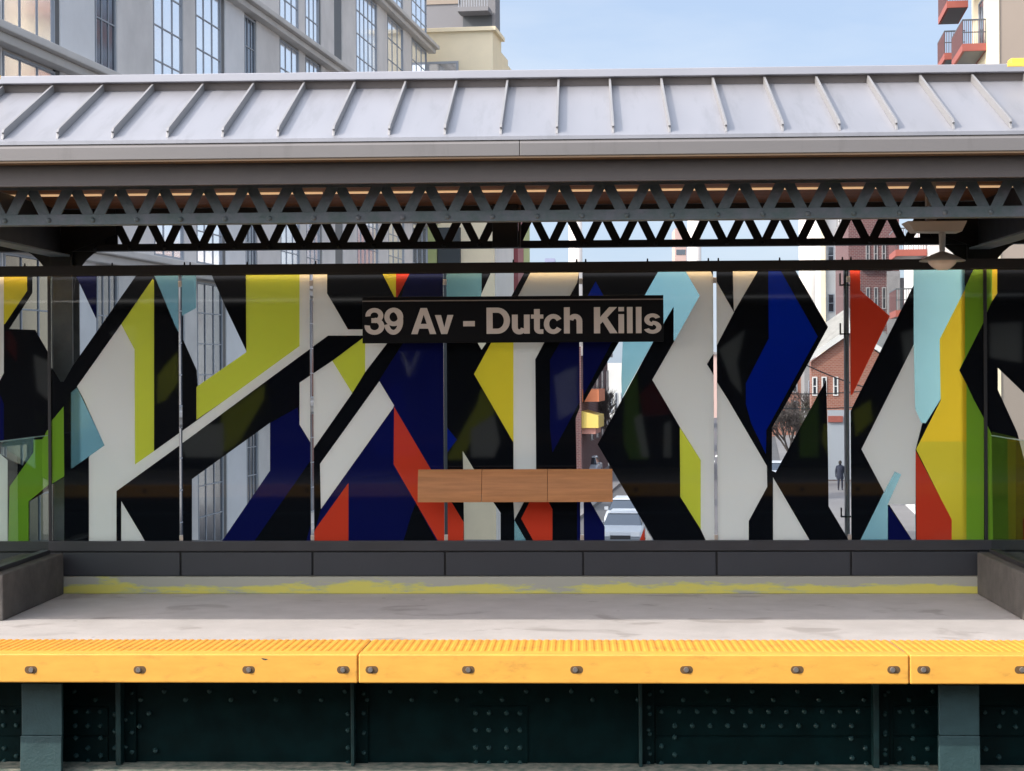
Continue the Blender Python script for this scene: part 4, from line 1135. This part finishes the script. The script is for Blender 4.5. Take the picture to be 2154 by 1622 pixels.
put("green_panel", cb_, lambda b: b.obox(s0 - 0.15, s0 - 0.001, t_at(890, s0), t_at(922, s0), -6, z_at(468, s0, ta, 900), M['palegreen']))
put("side_cladding", cb_, lambda b: b.obox(s0 + 0.2, s_at(1079, tb_), tb_ + 0.001, tb_ + 0.05, -6, 9, M['whitewall']))
put("downpipe", cb_, lambda b: b.obox(s_at(1080, tb_), s_at(1092, tb_), tb_ + 0.001, tb_ + 0.2, -6, 9, M['maroon']))
put("green_cladding", cb_, lambda b: b.obox(s_at(1099, tb_), sB - 0.05, tb_ + 0.001, tb_ + 0.08, -6, 9, M['palegreen']))
for k in range(2):
    zc_ = ztop - 2.6 - k * 0.9
    def bal(b):
        b.obox(s0 + 3 + k, s0 + 6.5, tb_ + 0.001, tb_ + 0.9, zc_, zc_ + 0.15, M['slate'])
        for q in range(9): b.obox(s0 + 3 + k + q * 0.4, s0 + 3.05 + k + q * 0.4, tb_ + 0.82, tb_ + 0.88, zc_ + 0.151, zc_ + 1.0, M['slate'])
        b.obox(s0 + 3 + k, s0 + 6.5, tb_ + 0.8, tb_ + 0.9, zc_ + 1.001, zc_ + 1.06, M['slate'])
    put("balcony", cb_, bal)
for px in (928, 1000):
    p = S(s0 + 2, t_at(px, s0 + 2), ztop + 0.14)
    put("roof_vent", cb_, lambda b: b.lathe(p, [(0.0, 0.28), (0.42, 0.22), (0.45, 0.05), (0.4, 0.0)], M['cream'], 18), smooth=True)

# ---- grey tower behind
s1 = 88
ta, tb_ = t_at(850, s1), t_at(1046, s1)
tw = thing("apartment_tower", "tall grey concrete tower with balconies rising behind the cream block", "building", S(s1 + 5, (ta + tb_) / 2, -6))
put("wall", tw, lambda b: b.obox(s1, s1 + 1.6, ta, tb_, -6, 46, M['towergrey']))
put("upper_band", tw, lambda b: b.obox(s1 - 0.06, s1 - 0.001, t_at(895, s1), t_at(970, s1), z_at(11, s1, ta, 940), z_at(-60, s1, ta, 940), M['tan']))
put("recess", tw, lambda b: b.obox(s1 - 0.03, s1 - 0.001, t_at(978, s1), t_at(1039, s1), z_at(75, s1, tb_), z_at(30, s1, tb_), M['bdark']))  # flat dark panel, shade of the opening put into its colour
for k in range(-1, 3):
    zb = z_at(30, s1, tb_) + k * 2.9
    def bal(b):
        b.obox(s1 - 1.3, s1 - 0.07, t_at(975, s1), t_at(1039, s1), zb, zb + 0.22, M['towergrey'])
        for q in range(12):
            tt = t_at(977, s1) + q * 0.135
            b.obox(s1 - 1.28, s1 - 1.24, tt, tt + 0.03, zb + 0.221, zb + 1.1, M['bframe'])
        b.obox(s1 - 1.29, s1 - 1.22, t_at(975, s1), t_at(1039, s1), zb + 1.101, zb + 1.16, M['bframe'])
    put("balcony", tw, bal)

# ---- tan building with coral balconies on the right
s2 = 72.0; t2 = t_at(2083, s2)
tn = thing("apartment_building", "tan apartment block with coral red balconies at the upper right", "building", S(s2 + 10, t2 + 6, -6))
sE2 = s_at(2049, t2)
put("wall", tn, lambda b: b.obox(s2, sE2, t2, t2 + 26, -6, 48, M['tan']))
put("corner_strip", tn, lambda b: b.obox(s2 - 0.06, s2 - 0.001, t2 - 0.02, t2 + 0.42, -6, 48, M['cream']))
put("side_face", tn, lambda b: b.obox(s2 + 0.01, sE2 - 0.1, t2 - 0.03, t2 - 0.001, -6, 48, M['cream']))
s2b = s2 + 8
put("lower_wing", tn, lambda b: b.obox(s2b, s2b + 14, t_at(1957, s2b), t2 - 0.05, -6, z_at(470, s2b, t2), M['whitewall']))
zlo = z_at(113, s2, t2)
bals = [(t_at(2028, s2 + 0.4), t2, s2 + 0.4, 4.0, zlo), (t_at(1996, s2 + 6.5), t2, s2 + 6.5, 3.8, z_at(26, s2 + 6.5, t2)), (t_at(1990, s2 + 7.5), t2, s2 + 7.5, 3.0, z_at(134, s2 + 7.5, t2)), (t_at(2010, s2 + 0.4), t2, s2 + 0.4, 4.0, zlo + 3.05),
        (t_at(1885, s2b + 1), t_at(1957, s2b) , s2b + 1, 4.0, z_at(543, s2b + 1, t2)), (t_at(1885, s2b + 1), t_at(1957, s2b) , s2b + 1, 4.0, z_at(670, s2b + 1, t2))]
for (tb0, tb1, sa, ln, zb) in bals:
    w = tb1 - tb0; t2_ = t2; t2 = tb1
    def slab(b):
        b.obox(sa, sa + ln, t2 - w, t2 - 0.031, zb, zb + 0.30, M['coral'])
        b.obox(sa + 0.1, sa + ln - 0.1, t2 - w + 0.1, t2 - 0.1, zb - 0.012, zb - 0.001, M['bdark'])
    s_l = put("balcony", tn, slab)
    def rail(b):
        n = 12
        for q in range(n + 1):
            tt = t2 - w + 0.02 + (w - 0.1) * q / n
            b.obox(sa + 0.02, sa + 0.05, tt, tt + 0.025, zb + 0.301, zb + 1.25, M['railred'] if q % 2 else M['bdark'])
        m_ = int(ln / 0.14)
        for q in range(m_):
            ss = sa + 0.05 + ln * q / m_
            b.obox(ss, ss + 0.07, t2 - w + 0.0, t2 - w + 0.03, zb + 0.301, zb + 1.25, M['railred'])
        b.obox(sa, sa + 0.06, t2 - w, t2 - 0.04, zb + 1.251, zb + 1.31, M['bdark']); b.obox(sa + 0.061, sa + ln, t2 - w, t2 - w + 0.06, zb + 1.251, zb + 1.31, M['bdark'])
        b.obox(sa + 0.02, sa + 0.045, t2 - w, t2 - 0.04, zb + 0.75, zb + 0.79, M['bdark'])
    put("railing", s_l, rail)
    t2 = t2_
for zb in (z_at(113, s2, t2) + 0.35, z_at(113, s2, t2) + 3.25):
    window_side(tn, t2 - 0.03, -1, s2 + 1.0, s2 + 2.6, zb, zb + 2.0, M['bframe'], M['dglass'], 1, 2)
for k in range(5):
    window_front(tn, s2, t2 + 3 + 3.0 * k, t2 + 4.4 + 3.0 * k, 4, 5.6, M['bframe'], M['dglass'])
    window_front(tn, s2, t2 + 3 + 3.0 * k, t2 + 4.4 + 3.0 * k, 0.8, 2.4, M['bframe'], M['dglass'])

# ---- dark brick building in front of it
s3 = 118
ta, tb_ = t_at(1786, s3), t_at(1893, s3)
br = thing("brick_building", "dark red brick building with grey stone trim behind the red kite", "building", S(s3, (ta + tb_) / 2, -6))
zt3 = z_at(455, s3, ta)
put("wall", br, lambda b: b.obox(s3, s3 + 20, ta, tb_, -6, zt3, M['brick']))
put("cornice", br, lambda b: b.obox(s3 - 0.3, s3 - 0.001, t_at(1813, s3), t_at(1872, s3), z_at(574, s3, ta), z_at(567, s3, ta), M['stone']))
put("stone_bay", br, lambda b: b.obox(s3 - 0.25, s3 - 0.002, t_at(1866, s3), tb_ + 0.02, -6, z_at(567, s3, ta) - 0.3, M['stone']))
put("annex", br, lambda b: b.obox(s3 + 1, s3 + 9, tb_ + 0.03, t_at(1958, s3 + 1), -6, z_at(588, s3, tb_), M['stone']))
put("roof_coping", br, lambda b: b.obox(s3 - 0.1, s3 + 20, ta - 0.1, tb_ + 0.1, zt3 + 0.001, zt3 + 0.3, M['stone']))
for r in range(5):
    for k in range(3):
        px = 1822 + k * 17
        z = z_at(655, s3, ta) - r * 3.0 + 3
        window_front(br, s3, t_at(px, s3), t_at(px + 9, s3), z, z + 1.5, M['stone'], M['dglass'])

# ---- cream building with fire escape
s4 = 150
ta, tb_ = t_at(1688, s4), t_at(1792, s4)
ce = thing("tenement_building", "cream painted building with black fire escape beside the grey pole", "building", S(s4, (ta + tb_) / 2, -6))
put("wall", ce, lambda b: b.obox(s4, s4 + 14, t_at(1727, s4), tb_, -6, 15.5, M['whitewall']))
put("side_wing", ce, lambda b: b.obox(s4 - 0.6, s4 - 0.01, t_at(1727, s4) , t_at(1737, s4), -6, 15.5, M['cream']))
def fe(b):
    for i in range(4):
        z = z_at(690, s4, ta) + i * 4.1
        b.obox(s4 - 1.0, s4 - 0.01, t_at(1761, s4), t_at(1786, s4), z, z + 0.1, M['cable'])
        b.obox(s4 - 1.0, s4 - 0.93, t_at(1761, s4), t_at(1786, s4), z + 0.95, z + 1.0, M['cable'])
        for q in range(6):
            tt = t_at(1761, s4) + q * 0.2
            b.obox(s4 - 1.0, s4 - 0.95, tt, tt + 0.04, z + 0.1, z + 0.95, M['cable'])
        for q in range(12): 
            tt = t_at(1764, s4); b.obox(s4 - 0.5, s4 - 0.45, tt, tt + 0.4, z + q * 0.33 + 0.12, z + q * 0.33 + 0.15, M['cable'])
put("fire_escape", ce, fe)
for i in range(3):
    z = z_at(690, s4, ta) + i * 4.1 + 1.2
    window_front(ce, s4, t_at(1742, s4), t_at(1756, s4), z, z + 1.6, M['bframe'], M['dglass'])

# ---- gabled brick house
s5 = 114
hx0, hx1, hxa = t_at(1698, s5), t_at(1880, s5), t_at(1790, s5)
ze, za = z_at(764, s5, hx0), z_at(701, s5, hx0)
hs = thing("brick_house", "small orange brick house with white edged gable roof near the pole", "house", S(s5, hxa, -6))
put("wall", hs, lambda b: b.prism([S(s5, hx0 + 0.25, -6), S(s5, hx1 - 0.25, -6), S(s5, hx1 - 0.25, ze), S(s5, hxa, za - 0.15), S(s5, hx0 + 0.25, ze)], (DS * 3.5).to_3d(), M['brickor']))
def rf(b):
    for (q0, q1) in ((hx0, hxa), (hxa, hx1)):
        zz0, zz1 = (ze, za) if q0 == hx0 else (za, ze)
        b.hexa([S(s5 + 0.02, q0, zz0), S(s5 + 0.02, q1, zz1), S(s5 + 3.7, q1, zz1 + 1.6), S(s5 + 3.7, q0, zz0 + 1.6), S(s5 + 0.02, q0, zz0 + 0.12), S(s5 + 0.02, q1, zz1 + 0.12), S(s5 + 3.7, q1, zz1 + 1.72), S(s5 + 3.7, q0, zz0 + 1.72)], M['roofgrey'])
roof_ = put("roof", hs, rf)
def vg(b):
    for (q0, q1) in ((hx0 - 0.2, hxa), (hxa, hx1 + 0.2)):
        zz0, zz1 = (ze - 0.05, za) if q1 == hxa else (za, ze - 0.05)
        b.hexa([S(s5 - 0.3, q0, zz0 - 0.12), S(s5 - 0.3, q1, zz1 - 0.12), S(s5 - 0.005, q1, zz1 - 0.12), S(s5 - 0.005, q0, zz0 - 0.12), S(s5 - 0.3, q0, zz0 + 0.28), S(s5 - 0.3, q1, zz1 + 0.28), S(s5 - 0.005, q1, zz1 + 0.28), S(s5 - 0.005, q0, zz0 + 0.28)], M['whitewall'])
put("verge_board", roof_, vg)
put("shopfront", hs, lambda b: b.obox(s5 - 0.12, s5 - 0.001, t_at(1740, s5), t_at(1790, s5), -5.8, z_at(865, s5, hx0), M['bframe']))
put("sign_board", hs, lambda b: b.obox(s5 - 0.25, s5 - 0.121, t_at(1741, s5), t_at(1772, s5), z_at(890, s5, hx0), z_at(877, s5, hx0), M['coral']))
for px in (1708, 1728, 1752):
    window_front(hs, s5, t_at(px, s5), t_at(px + 11, s5), z_at(835, s5, hx0), z_at(795, s5, hx0), M['whitewall'], M['dglass'])

# ---- left row farther down the street
s6 = s_at(1222, TL)
lr = thing("brick_building", "purplish brick corner building with a yellow shop awning down the street", "building", S(s6 + 8, TL - 4, -6))
s6e = s_at(1278, TL)
put("wall", lr, lambda b: b.obox(s6, s6e, TL - 9, TL, -6, 3.0, M['brick']))
put("cornice", lr, lambda b: b.obox(s6, s6e, TL + 0.001, TL + 0.4, 2.4, 3.1, M['stone']))
put("awning", lr, lambda b: b.prism([S(s6 + 0.2, TL + 0.002, -1.2), S(s6 + 0.2, TL + 1.1, -1.5), S(s6 + 0.2, TL + 1.1, -2.3), S(s6 + 0.2, TL + 0.002, -2.3)], (DS * 4).to_3d(), M['awning']))
put("shop_sign", lr, lambda b: b.obox(s6 + 0.4, s6 + 4, TL + 0.002, TL + 0.9, -2.7, -2.31, M['awnpink']))
put("upper_sign", lr, lambda b: b.obox(s6 + 0.6, s6 + 5, TL + 0.002, TL + 1.1, -0.6, 0.2, M['orangesign']))
for k in range(4):
    window_side(lr, TL, 1, s6 + 6 + 4 * k, s6 + 8 + 4 * k, -0.2, 1.4, M['stone'], M['dglass'], 2, 1)
    window_side(lr, TL, 1, s6 + 6 + 4 * k, s6 + 8 + 4 * k, -3.4, -1.6, M['stone'], M['dglass'], 2, 1)
s7 = 152
wb = thing("white_building", "plain white building closing the view beyond the brick corner", "building", S(s7, t_at(1300, s7), -6))
put("wall", wb, lambda b: b.obox(s7, s7 + 12, t_at(1276, s7), t_at(1345, s7), -6, z_at(764, s7, -9), M['whitewall']))
for k in range(3): window_front(wb, s7, t_at(1281 + k * 12, s7), t_at(1287 + k * 12, s7), -2.4, -0.6, M['bframe'], M['dglass'])
put("door", wb, lambda b: b.obox(s7 - 0.05, s7 - 0.001, t_at(1290, s7), t_at(1297, s7), -5.86, -3.6, M['bframe']))
# pale buildings filling the view down the street
for (p0, p1, s_, ztop_, mk, lab) in ((1692, 1800, 175, 3.0, 'stone', "grey low building closing the view behind the small brick house"), (1330, 1430, 215, 1.0, 'bgrey', "low grey building far down the street left of centre"), (1440, 1560, 260, 3.5, 'stackpink', "pinkish low building far down the street"), (1560, 1690, 190, 2.2, 'brickor', "orange brick low building behind the bare street tree")):
    t = thing("distant_building", lab, "building", S(s_, t_at((p0 + p1) / 2, s_), -6))
    put("wall", t, lambda b: b.obox(s_, s_ + 15, t_at(p0, s_), t_at(p1, s_), -6, ztop_, M[mk]))
    put("roof", t, lambda b: b.obox(s_ - 0.3, s_ + 15.3, t_at(p0, s_) - 0.3, t_at(p1, s_) + 0.3, ztop_ + 0.001, ztop_ + 0.4, M['stone']))
    for k in range(4):
        px = p0 + (p1 - p0) * (k + 0.3) / 4
        for z in (-3.5, -1.2): window_front(t, s_, t_at(px, s_), t_at(px + 10, s_), z, z + 1.4, M['bframe'], M['dglass'])

# ---- chimneys and far towers
for (p0, p1, Y, pyt, lab) in ((1197, 1226, 900, 440, "pale power station chimney above the sign's right half"), (1447, 1476, 900, 420, "pale power station chimney beside the pinkish tower"), (1682, 1733, 700, 380, "widest pale chimney above the blue lozenge")):
    c0 = at((p0 + p1) / 2, 700, Y); r = (p1 - p0) / 2 / 3600 * Y; zt = at(1220, pyt, Y).z
    t = thing("power_station_chimney", lab, "chimney", (c0.x, Y, -6), "chimneys of the distant power station")
    put("shaft", t, lambda b: b.tube((c0.x, Y, -6), (c0.x, Y, zt), r * 1.06, r * 0.97, M['stack'], 40), smooth=True)
    put("crown", t, lambda b: b.tube((c0.x, Y, zt + 0.001), (c0.x, Y, zt + 3), r * 1.03, r * 1.03, M['stackpink'], 40), smooth=True)
def far_box(p0, p1, Y, py, mk, name, lab):
    xa, xb = at(p0, 700, Y).x, at(p1, 700, Y).x; zt = at(1220, py, Y).z
    t = thing(name, lab, "building", ((xa + xb) / 2, Y, -6))
    put("wall", t, lambda b: b.box(xa, xb, Y, Y + 20, -6, zt, M[mk]))
    def bands(b):
        for k in range(int((zt + 4) / 5)):
            z = -4 + k * 5; b.box(xa + 0.4, xb - 0.4, Y - 0.15, Y - 0.01, z, z + 1.8, M['dglass'])
    put("window_bands", t, bands)
far_box(1421, 1445, 600, 482, 'stackpink', "distant_tower", "slim pinkish tower against the sky left of a pale chimney")
far_box(1147, 1168, 500, 543, 'farblock', "distant_tower", "tiny lavender block on the skyline above the sign")

# ================================================================== STREET THINGS
def car(s_, t_, label, yawflip=1):
    root = thing("parked_car", label, "car", S(s_, t_, -6.0), "white cars on the street")
    L, Wd = 4.5, 1.8
    def P(u, w, z): return S(s_ + u * yawflip, t_ + w, -6.0 + z)
    prof = [(-2.2,0.35),(-2.25,0.62),(-2.15,0.82),(-1.2,0.98),(1.55,1.0),(2.15,0.95),(2.25,0.6),(2.2,0.35)]
    def body(b):
        n = len(prof); i0 = len(b.v); k = b.mi(M['carwhite'])
        rows = [(-1, 0.93), (-0.88, 1.0), (0.88, 1.0), (1, 0.93)]
        for (w, sc) in rows:
            for (u, z) in prof: b.v.append(P(u * (1 if abs(w) < .9 else .975), w * Wd / 2, z if abs(w) < .9 else 0.35 + (z - .35) * .93))
        for a in range(3):
            for j in range(n):
                j2 = (j + 1) % n
                b.f.append([i0 + a * n + j, i0 + a * n + j2, i0 + (a + 1) * n + j2, i0 + (a + 1) * n + j]); b.m.append(k)
        b.f.append([i0 + j for j in range(n)]); b.m.append(k); b.f.append([i0 + 3 * n + j for j in range(n)][::-1]); b.m.append(k)
    put("body", root, body, bevel=0.05)
    def cab(u0, u1, v0, v1, z0, z1, w0, w1, m, nm):
        return put(nm, root, lambda b: b.hexa([P(u0, -w0, z0), P(u0, w0, z0), P(u1, w0, z0), P(u1, -w0, z0), P(v0, -w1, z1), P(v0, w1, z1), P(v1, w1, z1), P(v1, -w1, z1)], m), bevel=0.03)
    cab(-1.15, 1.75, -0.45, 1.25, 0.97, 1.42, 0.82, 0.66, M['dglass'], "windows")
    cab(-0.5, 1.3, -0.38, 1.15, 1.421, 1.50, 0.68, 0.60, M['carwhite'], "roof")
    for u in (-1.4, 1.35):
        for w in (-0.8, 0.8):
            c_ = P(u, w, 0.33); ax = DT.to_3d() * 0.11
            tyre = put("wheel", root, lambda b: b.tube(c_ - ax, c_ + ax, 0.33, 0.33, M['tyre'], 18))
            put("rim", tyre, lambda b: b.tube(c_ - ax * 1.05, c_ + ax * 1.05, 0.2, 0.2, M['rim'], 14))
    for w in (-0.62, 0.62): put("headlight", root, lambda b: b.hexa([P(-2.27, w - .18, .62), P(-2.27, w + .18, .62), P(-2.1, w + .18, .62), P(-2.1, w - .18, .62), P(-2.2, w - .18, .78), P(-2.2, w + .18, .78), P(-2.0, w + .18, .78), P(-2.0, w - .18, .78)], M['headlight']))
    put("grille", root, lambda b: b.hexa([P(-2.29, -.42, .45), P(-2.29, .42, .45), P(-2.2, .42, .45), P(-2.2, -.42, .45), P(-2.27, -.42, .66), P(-2.27, .42, .66), P(-2.2, .42, .66), P(-2.2, -.42, .66)], M['darkplastic']))
    for w in (-0.92, 0.92): put("mirror", root, lambda b: b.hexa([P(-.8, w - .09, .98), P(-.8, w + .09, .98), P(-.65, w + .09, .98), P(-.65, w - .09, .98), P(-.8, w - .09, 1.12), P(-.8, w + .09, 1.12), P(-.65, w + .09, 1.12), P(-.65, w - .09, 1.12)], M['carwhite']))
def s_for(py):   # street distance where a point at road level shows at row py
    return (EYE.z + 6.0) / (-ray(1310, py)[1])
sc1 = 73; car(sc1, t_at(1312, sc1), "white car nearest the station, seen through the lower clear wedge")
sc2 = 80.5; car(sc2, t_at(1318, sc2), "white car parked behind the nearest one, only its roof and rear in view")
for k, (px, s_) in enumerate(((1233, 118), (1637, 112))):
    car(s_, t_at(px, s_), ("white car far down the street beside the brick corner building", "white car far down the street under the bare tree")[k])

def bare_tree(px, s_, h, label, seed):
    rnd = random.Random(seed)
    base = S(s_, t_at(px, s_), -5.9)
    root = thing("bare_tree", label, "tree", base, "bare street trees")
    tk = MB(); tw_ = MB()
    top = base + Vector((0.1, 0, h * 0.38))
    tk.tube(base, top, 0.17, 0.12, M['bark'], 10)
    def grow(p, d, ln, r, lev):
        q = p + d * ln
        (tk if lev < 1 else tw_).tube(p, q, r, r * 0.62, M['bark'], 6 if lev < 2 else 4, caps=False)
        if lev >= 5: return
        for _ in range(4 if lev < 2 else (3 if lev < 4 else 2)):
            nd = (d + Vector((rnd.uniform(-1, 1), rnd.uniform(-1, 1), rnd.uniform(-0.35, 0.8))) * 0.75).normalized()
            grow(p + d * ln * rnd.uniform(0.55, 1.0), nd, ln * rnd.uniform(0.6, 0.82), max(r * 0.62, 0.019), lev + 1)
    for _ in range(5):
        d = Vector((rnd.uniform(-1, 1), rnd.uniform(-1, 1), rnd.uniform(0.5, 1.4))).normalized()
        grow(top - Vector((0, 0, rnd.uniform(0, 0.4))), d, h * 0.2, 0.075, 0)
    tk.build("trunk", root); tw_.build("crown", root)
bare_tree(1655, 108, 6.3, "bare grey street tree between the blue lozenge and dark triangle", 3)
bare_tree(1690, 128, 7.0, "taller bare street tree farther back by the brick house", 5)
bare_tree(1285, 124, 7.5, "bare street tree in front of the white building", 9)

# pedestrian seen from behind
def person(px, s_, label):
    t_ = t_at(px, s_); base = S(s_, t_, -5.86)
    root = thing("person", label, "person", base)
    J = {'pel': (0,0,.95), 'spi': (0,.02,1.15), 'che': (0,.02,1.36), 'nek': (0,0,1.52), 'hd': (0,-.02,1.62), 'hd2': (0,-.02,1.72),
         'lh': (-.09,0,.92), 'lk': (-.10,-.05,.50), 'la': (-.10,.06,.09), 'lf': (-.11,-.08,.04), 'rh': (.09,0,.92), 'rk': (.10,-.12,.52), 'ra': (.11,-.06,.10), 'rf': (.12,-.22,.05),
         'ls': (-.19,.01,1.42), 'le': (-.25,.05,1.15), 'lw': (-.26,-.02,.91), 'lhd': (-.26,-.04,.80), 'rs': (.19,.01,1.42), 're': (.25,.06,1.15), 'rw': (.27,0,.91), 'rhd': (.27,-.02,.80)}
    Rr = {'pel': .16, 'spi': .15, 'che': .17, 'nek': .06, 'hd': .085, 'hd2': .095, 'lh': .10, 'lk': .07, 'la': .05, 'lf': .045, 'rh': .10, 'rk': .07, 'ra': .05, 'rf': .045, 'ls': .085, 'le': .06, 'lw': .042, 'lhd': .04, 'rs': .085, 're': .06, 'rw': .042, 'rhd': .04}
    E_ = [('pel','spi'),('spi','che'),('che','nek'),('nek','hd'),('hd','hd2'),('pel','lh'),('lh','lk'),('lk','la'),('la','lf'),('pel','rh'),('rh','rk'),('rk','ra'),('ra','rf'),('che','ls'),('ls','le'),('le','lw'),('lw','lhd'),('che','rs'),('rs','re'),('re','rw'),('rw','rhd')]
    ks = list(J); me = bpy.data.meshes.new("body")
    me.from_pydata([J[k] for k in ks], [(ks.index(a), ks.index(c)) for a, c in E_], []); me.materials.append(M['jacket'])
    ob_ = bpy.data.objects.new("body", me); COL.objects.link(ob_); ob_.parent = root
    md = ob_.modifiers.new("skin", 'SKIN'); md.use_smooth_shade = True
    for i, k in enumerate(ks):
        sv = me.skin_vertices[0].data[i]; sv.radius = (Rr[k], Rr[k]); sv.use_root = (k == 'pel')
    ob_.modifiers.new("sub", 'SUBSURF').levels = 1
    put("hair", root, lambda b: b.lathe(base + Vector((0, -.02, 0)), [(.001,1.80),(.06,1.79),(.095,1.73),(.098,1.66),(.08,1.60)], M['hair'], 14), smooth=True)
    put("coat", root, lambda b: b.lathe(base + Vector((0, .01, 0)), [(.16,1.46),(.215,1.38),(.20,1.15),(.20,.95),(.23,.72),(.22,.70)], M['jacket'], 16), smooth=True)
person(1766, 105, "person in a dark coat walking away along the far pavement")

# overhead cables
for (p0, p1, y0, y1, Y, lab) in ((1655, 1790, 817, 814, 70, "upper thin black cable across the street view right of the blue lozenge"), (1650, 1790, 848, 846, 70, "lower thin black cable across the street view right of the blue lozenge"), (1700, 1800, 757, 796, 60, "dark cable sloping down to the grey pole")):
    A, B = at(p0, y0, Y), at(p1, y1, Y)
    b = MB(); d = (B - A)
    pts = [A + d * (k / 12.0 * 3 - 1) + Vector((0, 0, -0.25 * math.sin(math.pi * k / 12))) for k in range(13)]
    for k in range(12): b.tube(pts[k], pts[k + 1], 0.022, 0.022, M['cable'], 6, caps=False)
    tag(b.build("overhead_cable", loc=A), lab, "cable", "cables over the street")
